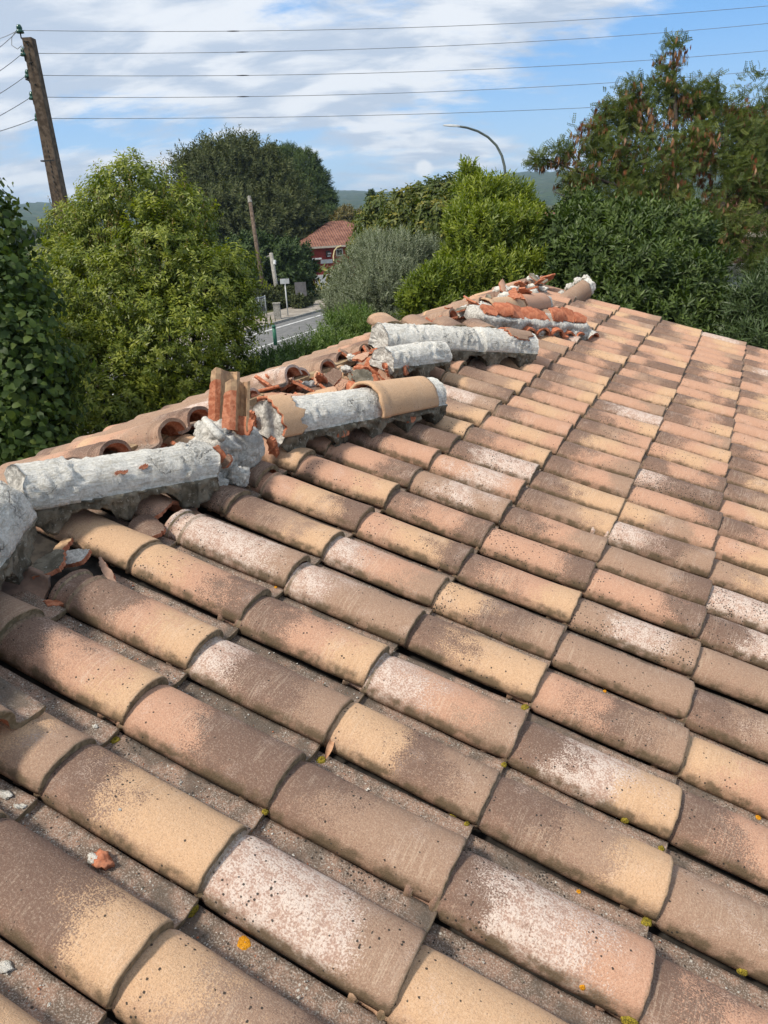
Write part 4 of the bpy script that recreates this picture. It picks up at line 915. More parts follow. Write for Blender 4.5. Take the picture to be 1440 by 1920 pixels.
def tree(name, label, cat, blobs, base, trunk_r, bark, group=None, limb_r=.35, nl=None, extra=None, sub='crown'):
    o = thing(name, (0, 0, 0), label, cat, group); m = MB(); b = Vector(base); tops = [Vector(c) for c, r in blobs]; low = min(tops, key=lambda v: v.z)
    cen = sum(tops, Vector()) / len(tops); fork = Vector((b.x * .6 + cen.x * .4, b.y * .6 + cen.y * .4, b.z + max(.6, (low.z - b.z) * .55)))
    rs = random.Random(len(tops)); mid = (b + fork) / 2 + Vector((rs.uniform(-.1, .1), rs.uniform(-.1, .1), 0)) * (fork.z)*.3
    m.tube([b, mid, fork], [trunk_r * 1.3, trunk_r, trunk_r * .85], 10)
    for t, (_, rb) in list(zip(tops, blobs))[:nl]:
        bl_r = min(rb) if hasattr(rb, '__len__') else rb
        j = Vector((rs.uniform(-1, 1), rs.uniform(-1, 1), rs.uniform(-.3, .6))) * (t - fork).length * .13
        q = fork + (t - fork) * .5 + j; m.tube([fork, q, t], [trunk_r * .6, trunk_r * limb_r, trunk_r * .12], 7)
        for s in range(4):
            e = t + Vector((rs.uniform(-1, 1), rs.uniform(-1, 1), rs.uniform(-.4, .8))) * bl_r * .5; m.tube([q + (t - q) * rs.uniform(.1, .8), e], [trunk_r * .17, trunk_r * .04], 5)
    if extra: extra(m)
    m.build('trunk', bark, o, True); return o
def under(blobs, dx=0, dy=0):
    c = np.mean([b[0] for b in blobs], 0); return (float(c[0]) + dx, float(c[1]) + dy, 0)

# big-leaved tree at the left edge
LM1 = leafmat('broad_leaf_green', (0.0288, 0.0540, 0.0104), (0.0540, 0.0936, 0.0161), (0.1368, 0.1692, 0.0288), .55, .3, .25)
def broad(l, w):
    V = np.array([(0, 0, 0), (.2 * l, .42 * w, 0), (.62 * l, .46 * w, -.04 * l), (l, 0, -.2 * l), (.62 * l, -.46 * w, -.04 * l), (.2 * l, -.42 * w, 0), (.5 * l, 0, .06 * l)]); return V
def broad_sprig(nl, length, l, seed):
    rs = np.random.RandomState(seed); V = []; F = []; T = []
    for k in range(nl):
        u = (k + .5) / nl; az = (k % 2) * math.pi + rs.randn() * .6; a = 1.15 + rs.randn() * .35; d = np.array([math.sin(a) * math.cos(az), math.sin(a) * math.sin(az), math.cos(a) - .55]); d /= np.linalg.norm(d)
        side = np.cross(d, [0, 0, 1.0]) + rs.randn(3) * .25; side /= np.linalg.norm(side); up = np.cross(side, d); s = rs.uniform(.7, 1.2); P = broad(l, l * .8) * s; P[:, 2] += .35 * np.abs(P[:, 1])
        b = len(V); V += list(P[:, :1] * d + P[:, 1:2] * side + P[:, 2:3] * up + np.array([0, 0, u * length]) + d * .03); tt = rs.randn() * .16
        F += [(b, b + 1, b + 2, b + 6), (b + 6, b + 2, b + 3, b + 3), (b, b + 6, b + 4, b + 5), (b + 6, b + 3, b + 4, b + 4)]
        F[-3] = (b + 6, b + 2, b + 3, b + 4); F.pop(); T += [tt] * 3
    return np.array(V), np.array(F), np.array(T)
bl = [B_(-20, 445, 6.6, 70), B_(20, 560, 6.4, 78), B_(-60, 560, 6.8, 120), B_(25, 660, 6.2, 92), B_(45, 760, 6.1, 92), B_(20, 850, 6.0, 110), B_(-90, 750, 6.6, 170), B_(-40, 950, 6.2, 140), B_(-30, 385, 6.7, 38), B_(75, 700, 6.1, 62), B_(85, 830, 6.0, 60), B_(-150, 480, 7.4, 110), B_(-20, 1080, 6.4, 150)]
t1 = tree('broadleaf_tree', 'dark green tree with broad rounded leaves, filling the left edge', 'tree', bl, under(bl, -.3, .2), .14, M_BARKD)
foliage('crown', [broad_sprig(9, .24, .068, s) for s in range(5)], bl, 4200, LM1, t1, outw=.9, up=.15, lump=.42, fr=2.0, inner=.2, tint=(.36, .14), seed=3)
# glossy privet
LM2 = leafmat('glossy_yellow_green', (.058, .088, .009), (.140, .190, .014), (.36, .38, .04), .38, .4, .35)
bl = [B_(262, 392, 9.4, 92), B_(335, 425, 9.5, 72), B_(195, 440, 9.5, 72), B_(132, 435, 9.9, 52, dd=.2), B_(300, 500, 9.2, 105), B_(372, 440, 9.7, 38), B_(180, 560, 9.3, 110), B_(250, 600, 9.0, 110), B_(390, 545, 9.1, 82), B_(440, 520, 9.3, 52), B_(440, 590, 9.2, 60), B_(330, 660, 8.9, 115), B_(420, 670, 9.1, 66), B_(180, 700, 8.9, 120), B_(230, 790, 8.8, 130), B_(110, 640, 9.2, 90), B_(110, 540, 9.7, 80), B_(370, 740, 9.0, 90), B_(130, 840, 9, 120), B_(320, 840, 9, 120), B_(230, 420, 9.9, 95)]
t2 = tree('privet_tree', 'rounded yellow-green tree with drooping glossy leaves, left of the road', 'tree', bl, under(bl), .16, M_BARK)
foliage('crown', [sprig(.14, 13, .058, .023, 62, seed=s, pend=.6, opposite=True) for s in range(5)], bl, 15500, LM2, t2, outw=.9, up=.25, rnd=.4, lump=.46, fr=2.4, tint=(.46, .17), seed=4, lit_top=.16, shell=.10, inner=.22)
foliage('new_shoots', [sprig(.16, 7, .04, .014, 40, seed=s + 9) for s in range(2)], bl[:6], 420, leafmat('reddish_new_growth', (0.1421, 0.1066, 0.0284), (0.2368, 0.1539, 0.0474), (0.3078, 0.2013, 0.0663)), t2, outw=.5, up=1.1, rnd=.2, lump=.34, fr=2.2, seed=4, shell=.02, inner=0)
# feathery dark tree and umbrella pine
LM3 = leafmat('feathery_dark_green', (0.0279, 0.0360, 0.0119), (0.0527, 0.0620, 0.0198), (0.0992, 0.1054, 0.0322), .6, .3, .2)
bl = [B_(430, 345, 60, 70), B_(378, 322, 61, 40), B_(470, 318, 60, 44), B_(505, 340, 60, 54), B_(385, 360, 60, 54), B_(440, 420, 59, 85), B_(530, 410, 59, 66), B_(490, 460, 58, 75), B_(565, 430, 59, 40), B_(430, 480, 60, 66), B_(448, 294, 61, 30), B_(405, 298, 61.5, 26), B_(350, 322, 61, 18), B_(520, 480, 58, 44)]
t3 = tree('acacia_tree', 'tall feathery dark green tree behind the yellow-green one', 'tree', bl, under(bl), .3, M_BARKD)
foliage('crown', [sprig(1.7, 26, .34, .12, 60, seed=s) for s in range(4)], bl, 6000, LM3, t3, outw=.7, up=.35, rnd=.6, lump=.42, tint=(.50, .17), seed=6, lit_top=.2, shell=.24, inner=.4, fr=2.4)
LM4 = leafmat('pine_needle_green', (0.0215, 0.0474, 0.0112), (0.0400, 0.0755, 0.0154), (0.0733, 0.1125, 0.0207), .6, .2, .2)
bl = [B_(542, 306, 78, 30), B_(572, 316, 77, 30), B_(594, 344, 77, 26), B_(607, 378, 77, 24), B_(575, 372, 77, 40), B_(512, 310, 78, 32), B_(619, 404, 76, 17), B_(590, 425, 77, 34), B_(550, 400, 77, 44)]
t4 = tree('umbrella_pine', 'dark umbrella pine with tight rounded crown lobes against the sky', 'tree', bl, under(bl), .3, M_BARK)
foliage('crown', [sprig(.8, 26, .32, .06, 55, seed=s) for s in range(3)], bl, 4600, LM4, t4, outw=1, up=.5, rnd=.25, lump=.2, fr=2.6, tint=(.45, .12), seed=7, lit_top=.3, shell=.06, inner=.2)
# yellow green tree behind the olive
LM9 = leafmat('yellowing_leaves', (0.0555, 0.0851, 0.0130), (0.1110, 0.1406, 0.0178), (0.3256, 0.2664, 0.0237), .5, .4)
bl = [B_(722, 412, 21, 38), B_(762, 400, 20, 36), B_(800, 392, 20, 42), B_(838, 378, 20, 40), B_(700, 436, 21, 34), B_(760, 440, 20, 50), B_(830, 430, 19.5, 60), B_(870, 400, 20, 50), B_(760, 500, 20, 60), B_(690, 470, 20, 28), B_(632, 528, 17, 14)]
t9 = tree('mulberry_tree', 'tree with yellowing autumn leaves between the olive and the laurel', 'tree', bl, under(bl), .2, M_BARK)
foliage('crown', [sprig(.42, 13, .16, .085, 60, seed=s, pend=.5) for s in range(4)], bl, 4300, LM9, t9, outw=.9, up=.2, lump=.3, tint=(.30, .24), seed=8, fr=2.2, shell=.18)
# olive
LM5 = leafmat('olive_grey_green', (0.0920, 0.1080, 0.0608), (0.1720, 0.1960, 0.1216), (0.3200, 0.3440, 0.2508), .5, .2, .4)
bl = [B_(718, 500, 13.6, 56), B_(765, 492, 13.6, 50), B_(805, 500, 13.8, 38), B_(670, 520, 13.6, 42), B_(645, 556, 13.5, 34), B_(725, 555, 13.2, 72), B_(790, 560, 13.4, 52), B_(675, 590, 13.2, 48), B_(740, 615, 13.3, 66), B_(695, 470, 13.9, 28), B_(640, 590, 13.4, 34), B_(800, 610, 13.8, 50)]
t5 = tree('olive_tree', 'silvery grey green olive tree beside the road', 'tree', bl, under(bl), .16, M_BARK)
foliage('crown', [sprig(.30, 26, .058, .012, 48, seed=s) for s in range(5)], bl, 6200, LM5, t5, outw=.7, up=.75, rnd=.35, lump=.26, fr=2.4, tint=(.45, .17), seed=9, shell=.14, lit_top=.12)
# shrubs between the roof and the road
LM10 = leafmat('honeysuckle_green', (0.0592, 0.1184, 0.0237), (0.1184, 0.1954, 0.0379), (0.2250, 0.2960, 0.0568), .5, .35)
for k, (lb, b2, mt, n_, sd) in enumerate((
    ('light green feathery shrub between the road and the ridge, under the olive', [B_(640, 625, 10.2, 36), B_(670, 610, 10.3, 28), B_(612, 668, 10, 42), B_(690, 640, 10.2, 44), B_(640, 690, 10, 58), B_(560, 692, 10.2, 34), B_(700, 690, 10.1, 60), B_(570, 700, 10, 60)], LM10, 2700, 21),
    ('dark green oleander shrub below the road, left of the light feathery one', [B_(512, 700, 9.8, 32), B_(545, 712, 9.7, 36), B_(480, 716, 9.6, 34), B_(460, 735, 9.5, 50), B_(520, 740, 9.6, 60), B_(580, 745, 9.7, 60), B_(420, 770, 9.4, 50)], leafmat('oleander_green', (0.0333, 0.0710, 0.0172), (0.0592, 0.1184, 0.0266), (0.1184, 0.1894, 0.0379), .45, .3), 2300, 22))):
    t = tree('shrub', lb, 'shrub', b2, under(b2), .05, M_BARK, nl=5); foliage('crown', [sprig(.22, 16, .06, .018 if k else .013, 45, seed=s) for s in range(4)], b2, n_, mt, t, outw=.6, up=.8, rnd=.3, lump=.3, seed=sd, tint=(.45, .16), shell=.15)
# laurels
LM6 = leafmat('bright_laurel_green', (.058, .095, .008), (.150, .200, .012), (.32, .36, .03), .4, .38, .35)
LM7 = leafmat('dark_laurel_green', (0.0187, 0.0391, 0.0068), (0.0391, 0.0731, 0.0109), (0.0935, 0.1403, 0.0204), .45, .28, .3)
LS = [sprig(.22, 15, .085, .024, 48, seed=s) for s in range(5)]
bl = [B_(880, 345, 10.4, (18), (1, 1, 1.6)), B_(905, 390, 10.2, 50), B_(872, 420, 10.0, 34), B_(955, 385, 10.3, 40), B_(905, 460, 9.9, 70), B_(965, 450, 10, 60), B_(885, 540, 9.7, 62), B_(950, 540, 9.8, 75), B_(1000, 480, 10.1, 55), B_(905, 600, 9.8, 70), B_(1000, 580, 10, 70), B_(858, 492, 9.9, 28)]
t6 = tree('laurel_bush', 'tall bright green bay laurel with upright shoots under the street lamp', 'bush', bl, under(bl), .09, M_BARK)
foliage('crown', LS, bl, 5200, LM6, t6, outw=.65, up=.75, rnd=.25, lump=.32, fr=2.3, tint=(.44, .16), seed=10, lit_top=.15)
bl = [B_(800, 560, 9.3, 38), B_(775, 575, 9.3, 24), B_(825, 535, 9.4, 30), B_(835, 590, 9.4, 44), B_(795, 600, 9.4, 34)]
t = tree('laurel_bush', 'small bright bay laurel bush between the olive and the tall laurel', 'bush', bl, under(bl), .05, M_BARK); foliage('crown', LS, bl, 1300, LM6, t, outw=.65, up=.75, rnd=.25, lump=.3, tint=(.40, .14), seed=11)
bl = [B_(1050, 465, 9.8, 62), B_(1110, 445, 10, 60), B_(1090, 400, 10.4, 36), B_(1170, 450, 9.8, 66), B_(1215, 440, 10.2, 56), B_(1270, 470, 9.9, 72), B_(1100, 520, 9.5, 84), B_(1190, 540, 9.3, 92), B_(1280, 560, 9.4, 88), B_(1060, 590, 9.6, 80), B_(1150, 610, 9.2, 92), B_(1250, 630, 9.1, 90), B_(1330, 620, 9.2, 70), B_(1180, 480, 9.5, 70), B_(1320, 510, 9.9, 40), B_(1350, 680, 9.2, 90)]
t7 = tree('laurel_bush', 'wide dark green laurel mass beyond the far roof corner', 'bush', bl, under(bl), .12, M_BARKD)
foliage('crown', [sprig(.20, 13, .095, .034, 52, seed=s) for s in range(5)], bl, 6600, LM7, t7, outw=.7, up=.6, rnd=.3, lump=.34, fr=2.3, tint=(.46, .19), seed=12, lit_top=.2)
bl = [B_(1420, 600, 8.6, 62), B_(1440, 680, 8.4, 80), B_(1385, 660, 8.6, 50), B_(1460, 560, 8.8, 60)]
t = tree('oleander_bush', 'dark narrow-leaved bush at the right edge above the roof', 'bush', bl, under(bl), .06, M_BARKD); foliage('crown', [sprig(.26, 13, .12, .016, 45, seed=s) for s in range(4)], bl, 1900, leafmat('dark_oleander', (0.0178, 0.0355, 0.0112), (0.0333, 0.0614, 0.0172), (0.0592, 0.1006, 0.0237), .4, .2), t, outw=.6, up=.8, lump=.3, seed=13)
# honey locust with hanging brown pods
LM8 = leafmat('locust_leaflet_green', (0.0451, 0.0688, 0.0154), (0.0851, 0.1162, 0.0225), (0.1598, 0.1835, 0.0332), .55, .35, .25)
M_POD = leafmat('dry_brown_red_pod', (0.1110, 0.0370, 0.0178), (0.2072, 0.0666, 0.0296), (0.2960, 0.1258, 0.0533), .55, .1, .3)
hl = [B_(1262, 105, 13.2, 34, (1, 1, 1.2)), B_(1240, 165, 13.2, 34), B_(1278, 190, 13.3, 40), B_(1185, 182, 13, 40), B_(1150, 215, 13, 42), B_(1205, 245, 13.1, 60), B_(1105, 262, 12.9, 42), B_(1140, 300, 12.8, 58), B_(1052, 290, 12.6, 28), B_(1008, 300, 12.5, 16, (1.6, 1.6, 1)), B_(1085, 345, 12.7, 46), B_(1220, 330, 12.8, 75), B_(1320, 180, 13.4, 40), B_(1350, 230, 13.3, 62), B_(1300, 290, 13, 66), B_(1420, 220, 13.6, 50), B_(1440, 290, 13.4, 70), B_(1380, 350, 13, 66), B_(1170, 380, 12.6, 58), B_(1080, 395, 12.5, 30), B_(1270, 400, 12.6, 60), B_(1345, 430, 12.7, 50), B_(1430, 370, 13, 44), B_(1500, 250, 13.5, 90), B_(1500, 380, 13.5, 80), B_(1330, 480, 12.5, 40), B_(1400, 455, 12.6, 58), B_(1300, 470, 12.4, 44), B_(1440, 490, 12.3, 50), B_(1390, 280, 13.2, 66), B_(1410, 160, 13.6, 30)]
def locust_extra(m):
    def br(pts, r0, r1): m.tube([at(*p) for p in pts], [r0 + (r1 - r0) * k / (len(pts) - 1) for k in range(len(pts))], 7)
    br([(1345, 640, 12.6), (1335, 500, 12.6), (1290, 420, 12.7), (1262, 330, 12.9), (1268, 230, 13.1), (1262, 120, 13.2), (1264, 72, 13.2)], .095, .010)
    br([(1335, 500, 12.6), (1390, 430, 12.7), (1440, 385, 12.9), (1500, 350, 13)], .075, .04); br([(1330, 480, 12.6), (1350, 400, 12.8), (1390, 300, 13.1), (1420, 210, 13.4)], .06, .01)
    br([(1290, 420, 12.7), (1240, 370, 12.6), (1180, 330, 12.8), (1140, 280, 12.9), (1110, 240, 12.9)], .05, .008); br([(1240, 370, 12.6), (1160, 350, 12.6), (1080, 320, 12.6), (1030, 300, 12.5), (990, 296, 12.5)], .035, .005)
    br([(1262, 330, 12.9), (1220, 260, 13), (1190, 180, 13), (1180, 145, 13)], .035, .005); br([(1262, 330, 12.9), (1310, 250, 13.2), (1340, 170, 13.4), (1350, 135, 13.4)], .035, .005)
    br([(1170, 480, 12.4), (1150, 420, 12.5), (1090, 380, 12.5), (1040, 360, 12.5)], .03, .006)
t8 = tree('honey_locust_tree', 'open crowned tree hung with reddish brown seed pods on the right', 'tree', hl, tuple(ground(1345, 640) * 0 + np.array([*at(1350, 700, 12.6)[:2], 0])), .10, M_BARKD, extra=locust_extra, limb_r=.22, nl=0)
foliage('crown', [frond(.13, 6, .036, .020, seed=s, curve=.5) for s in range(4)], hl, 31000, LM8, t8, outw=.35, up=.05, rnd=.8, lump=.5, fr=2.6, tint=(.48, .2), seed=14, lit_top=.12, shell=.28, inner=.38, cut=lambda P: np.array([noise.noise(Vector((float(p[0]) * 1.7, float(p[1]) * 1.7, float(p[2]) * 2.4))) > -.30 for p in P]))
PV = []; PF = []
for k in range(3): b = len(PV); PV += [(0, .03 * k, 0), (.007 + .01 * k, .03 * k, -.06), (.004, .03 * k + .02, -.12), (-.008, .03 * k, -.06)]; PF.append((b, b + 1, b + 2, b + 3))
foliage('seed_pods', [(np.array(PV) * np.array([1, 1, -1.0]), np.array(PF), np.zeros(3))], hl[:26], 9000, M_POD, t8, outw=0, up=-1, rnd=.18, lump=.45, fr=2.6, seed=16, shell=.25, inner=.3, scale=(.7, 1.2), cut=lambda P: np.array([noise.noise(Vector((float(p[0]) * 2.2, float(p[1]) * 2.2, float(p[2]) * 2.2))) > -.02 for p in P]))
# middle distance
def small_tree(name, lb, cat, bl, n_, mat, sp, sd, tr=.2, **k):
    t = tree(name, lb, cat, bl, under(bl), tr, M_BARKD, nl=4); foliage('crown', sp, bl, n_, mat, t, seed=sd, **k); return t
FS = [sprig(1.0, 22, .30, .14, 60, seed=s) for s in range(3)]
small_tree('autumn_tree', 'small tree with brownish autumn leaves in front of the distant hill', 'tree', [B_(650, 412, 75, 16), B_(670, 418, 76, 14), B_(636, 420, 75, 10), B_(655, 430, 75, 18)], 900, leafmat('brownish_autumn', (0.0947, 0.0888, 0.0284), (0.1894, 0.1480, 0.0474), (0.2960, 0.2013, 0.0663)), FS, 30)
small_tree('cypress_tree', 'slim dark cypress standing against the distant hill', 'tree', [B_(697, 376, 95, 5, (1, 1, 3.0)), B_(697, 398, 95, 7, (1, 1, 3.2))], 700, LM4, FS, 31, outw=.3, up=1, scale=(.5, .8))
small_tree('hedge', 'clipped dark hedge behind the pavement railing', 'hedge', [B_(533, 560, 46, 18), B_(515, 562, 46, 20), B_(550, 562, 46, 17), B_(492, 560, 46, 24)], 1500, LM3, [sprig(.5, 22, .14, .07, 55, seed=s) for s in range(3)], 32, tr=.06)
small_tree('hedge', 'small round bush at the end of the clipped hedge', 'hedge', [B_(572, 566, 46, 12), B_(562, 570, 45, 10)], 420, LM3, [sprig(.45, 22, .14, .07, 55, seed=s) for s in range(3)], 33, tr=.05)
small_tree('cedar_tree', 'low spreading cedar in deep shade in front of the red house', 'tree', [B_(540, 500, 50, 44), B_(560, 515, 50, 26), B_(470, 500, 50, 55), B_(560, 540, 52, 26), B_(520, 540, 52, 40), B_(440, 540, 50, 50)], 2600, LM4, FS, 34, tint=(.25, .1), tr=.3)  # low tint paints the deep shade into the leaves
for k, (px, d, r, lb) in enumerate(((70, 420, 26, 'blue green wood on the horizon behind the leaning pole'), (820, 130, 30, 'rounded treetop behind the yellowing tree'), (1010, 120, 40, 'dark treetop below the right hand hill'))):
    c = far(px, d * .6); bl = [(np.array([c.x, c.y, 2.6]) + np.array([rt2.x, rt2.y, 0]) * q * 7, (3.2, 3.2, 2.4)) for q in (-.8, 0, .7)]
    small_tree('distant_tree', lb, 'tree', bl, 900, LM3, [sprig(1.0, 20, .45, .25, 60, seed=s) for s in range(3)], 40 + k, tr=.3)

# ------------------------------------------------------------------ poles, wires, lamp
M_POLE = simple('brown_grey_pole', (.075, .052, .036), (.16, .115, .082), 9, .9, .01, dark=((.03, .022, .017), .7)); M_GLASS = simple('dark_green_glass', (.006, .05, .032), (.02, .09, .06), 20, .15, .001, spec=.6); M_IRON = simple('dark_iron', (.02, .02, .02), (.05, .045, .04), 30, .6, .001)
top = Vector(at(54, 72, 16.0)); low = Vector(at(113, 378, 17.45)); ax = (low - top).normalized(); foot = top + ax * ((0 - top.z) / ax.z)
up_ = thing('utility_pole', tuple(foot), 'tall leaning brown pole with green glass insulators at upper left', 'utility pole'); LQ = foot
def ploc(px, py, t=None):
    return Vector(at(px, py, t or (16 + (py - 72) / 306 * 1.45))) - LQ
m = MB(); sr = Vector((rt2.x, rt2.y, 0)); ln = (foot - top).length; secn = [(-.10, -.12), (-.10, .12), (.02, .14), (.10, .12), (.10, -.12)]
V = []; F = []
for s in range(21):
    u = s / 20; q = top + (foot - top) * u - LQ; w = 1 + 1.0 * u
    for (x, y) in secn: V.append(q + sr * x * w + fw2 * y * w)
for s in range(20):
    for k in range(5): F.append((s * 5 + k, s * 5 + (k + 1) % 5, (s + 1) * 5 + (k + 1) % 5, (s + 1) * 5 + k))
F += [(0, 1, 2, 3, 4)]; m.add(V, F); m.build('pole', M_POLE, up_)
INS = [(37, 57), (45, 100), (53, 141), (61, 182), (71, 222)]; PAD = [(52, 78), (60, 117), (67, 158), (75, 199), (83, 240)]
for k, ((ix, iy), (hx, hy)) in enumerate(zip(INS, PAD)):
    t = 15.85 + (hy - 72) / 306 * 1.45; c = ploc(ix, iy, t); m = MB(); r = .062
    V = []; F = []; prof = [(.0, .10), (.030, .095), (.045, .06), (.050, .03), (.040, .02), (.060, -.005), (.066, -.045), (.050, -.048), (.045, -.01), (.0, -.01)]
    for (rr, zz) in prof:
        for q in range(14): a = 2 * math.pi * q / 14; V.append(c + Vector((math.cos(a) * rr * 1.25, math.sin(a) * rr * 1.25, zz * 1.1)))
    for s in range(len(prof) - 1):
        for q in range(14): q2 = (q + 1) % 14; F.append((s * 14 + q, s * 14 + q2, (s + 1) * 14 + q2, (s + 1) * 14 + q))
    m.add(V, F); m.build('insulator', M_GLASS, up_, True)
    m = MB(); e = ploc(hx, hy, t); m.tube([c + Vector((0, 0, -.02)), c + Vector((0, 0, -.14)), c * .55 + e * .45 + Vector((0, 0, -.11)), e, e + fw2 * .1], .013, 6); m.build('insulator_hook', M_IRON, up_, True)
for k in range(4):
    m = MB(); q = ploc(64 + k * 15.5, 150 + k * 76); m.box(q, (.26 + .03 * k, .30 + .03 * k, .03), Matrix.Rotation(math.atan2(rt2.y, rt2.x), 3, 'Z')); 
    if k in (0, 2): m.build('strap', M_IRON, up_)
for k in range(30):
    m = MB(); py = 85 + k * 9.5; px = 58 + (py - 72) * .196 - 4; q = ploc(px, py); m.box(q - fw2 * (.135 + .11 * (k / 55)), (.022, .012, .05)); m.build('step_hole', M_IRON, up_)
M_WIRE = simple('grey_wire', (.16, .165, .17), (.24, .245, .25), 5, .5, .0005)
def wire(p0, p1, sag, name, label, group, r=.006, splice=None):
    pts = []
    for k in range(41): u = k / 40; q = p0.lerp(p1, u); q.z -= sag * 4 * u * (1 - u); pts.append(q)
    m = MB(); m.tube(pts, r, 5); o = m.build(name, M_WIRE, None, True); tag(o, label, 'wire', group)
    if splice:
        k = splice; m = MB(); m.tube([pts[k].lerp(pts[k - 1], .25), pts[k], pts[k].lerp(pts[k + 1], .25)], [.007, .013, .007], 6); m.build('splice', M_IRON, o, True)
RT = [(1440, 11), (1440, 44), (1440, 95), (1440, 132), (1440, 182)]; MID = [53, 90, 136, 175, 215.5]; ods = ['top', 'second', 'third', 'fourth', 'lowest']
for k in range(5):
    p0 = ploc(INS[k][0] + 3, INS[k][1]) + LQ; d = Vector(ray(*RT[k])); t = (p0.z + .15 - CZ) / d.z; q = Vector(CAM) + d * t; best = None
    for sag in np.linspace(0, 1.6, 33):
        for ze in np.linspace(-.6, 2.2, 29):
            tt = (p0.z + ze - CZ) / d.z; p1 = Vector(CAM) + d * tt; p1 = p0 + (p1 - p0)
            # curve passes the right hand pixel at its end; check the middle one
            er = 1e9
            for u in np.linspace(.25, .75, 11):
                w = p0.lerp(p1, u); w.z -= sag * 4 * u * (1 - u); x, y, _ = pix(w)
                if abs(x - 720) < 45: er = min(er, abs(y - (MID[k] + (x - 720) * (RT[k][1] - INS[k][1]) / 1400 * .8)))
            er += abs(ze) * 2.0 + abs(sag - .5) * .5
            if best is None or er < best[0]: best = (er, sag, p1)
    _, sag, p1 = best; e = p1 - p0
    # carry the same parabola on past the right hand side of the view
    pts = []
    ext = 1.22; end = p0 + e * ext; zc = end.z - sag * 4 * ext * (1 - ext); sag2 = sag * ext * ext; end.z = zc
    wire(p0, end, sag2, 'power_wire', '%s of the five wires running right from the leaning pole' % ods[k], 'wires strung to the right', splice=[8, 8, 8, 8, None][k])
LF = [((0, 70), 0), ((0, 115), 1), ((0, 158), 2), ((0, 200), 3), ((0, 230), 4), ((0, 60), 0)]
for k, ((x, y), s) in enumerate(LF):
    p0 = ploc(INS[s][0] - 3, INS[s][1]) + LQ; q = Vector(at(x, y, 14.6 if k < 5 else 20)); p1 = p0 + (q - p0) * 6
    wire(p0, p1, .25, 'power_wire', ['%s wire leaving the leaning pole to the left edge' % ods[s], 'extra thin wire from the pole top to the left edge'][k == 5], 'wires strung to the left', .007)
m = MB(); a = [ploc(x, y, 15.9) for x, y in ((30, 58), (22, 70), (22, 85), (33, 92), (40, 86), (46, 88), (40, 100))]; m.tube(a, .008, 5); m.build('jumper_wire', M_WIRE, up_, True)
# street lamp
M_STEEL = simple('grey_green_steel', (.05, .065, .058), (.08, .10, .09), 5, .5, .001); t = 26
P_base = Vector(at(948, 335, t)); ft = Vector((P_base.x, P_base.y, 0)); lp = thing('street_lamp', tuple(ft), 'curved grey street lamp rising behind the bright laurel', 'street lamp')
arc = [(948, 335), (946, 312), (941, 292), (931, 273), (915, 257), (896, 246), (876, 239.5), (858, 236.5)]
m = MB(); pts = [Vector((0, 0, 0)), Vector((0, 0, P_base.z * .5))] + [Vector(at(x, y, t + k * .0)) - ft for k, (x, y) in enumerate(arc)]; m.tube(pts, [.10, .085] + [.048 - .002 * k for k in range(8)], 10); m.build('mast', M_STEEL, lp, True)
m = MB(); a = Vector(at(862, 237, t)) - ft; b = Vector(at(831, 235, t)) - ft; c = (a + b) / 2; q = (b - a).to_track_quat('X', 'Z').to_matrix()
V = []; F = []
for s, (u, w, h) in enumerate(((-.5, .04, .035), (-.35, .09, .05), (.1, .12, .05), (.45, .10, .03), (.5, .04, .015))):
    for (y_, z_) in ((-1, -.4), (1, -.4), (.8, .6), (0, 1), (-.8, .6)): V.append(c + q @ Vector((u * (b - a).length, y_ * w, z_ * h)))
for s in range(4):
    for k in range(5): F.append((s * 5 + k, s * 5 + (k + 1) % 5, (s + 1) * 5 + (k + 1) % 5, (s + 1) * 5 + k))
F += [(0, 1, 2, 3, 4), (20, 21, 22, 23, 24)]; m.add(V, F); m.build('lamp_head', simple('pale_grey_lamp', (.45, .46, .46), (.55, .56, .56), 5, .4, .001), lp)
def post(name, lb, cat, top_px, bot_px, t, r, mat, taper=.75, group=None):
    a = Vector(at(*top_px, t)); d = Vector(at(*bot_px, t)); ax_ = (d - a).normalized(); ft = a + ax_ * (a.z / -ax_.z); o = thing(name, tuple(ft), lb, cat, group)
    m = MB(); m.tube([a - ft, Vector((0, 0, 0))], [r * taper, r], 10); m.build('pole', mat, o, True); return o, ft
o, ft = post('utility_pole', 'thin bare pole standing in front of the feathery dark tree', 'utility pole', (468, 372), (491, 527), 46, .15, M_POLE)
m = MB(); m.tube([Vector(at(467, 368, 46)) - ft, Vector(at(469, 380, 46)) - ft], [.1, .14], 8); m.build('pole_cap', M_CONC, o)
o, ft = post('utility_pole', 'short grey concrete pole with small cross arm above the hedge', 'utility pole', (508, 475), (519, 543), 46.5, .16, M_CONC)
m = MB(); m.tube([Vector(at(499, 482, 46.5)) - ft, Vector(at(512, 478, 46.5)) - ft], .05, 6); m.build('cross_arm', M_CONC, o); m = MB(); m.tube([Vector(at(515, 488, 46.1)) - ft, Vector(at(515, 496, 46.1)) - ft], .09, 8); m.build('lamp', M_LINE, o)
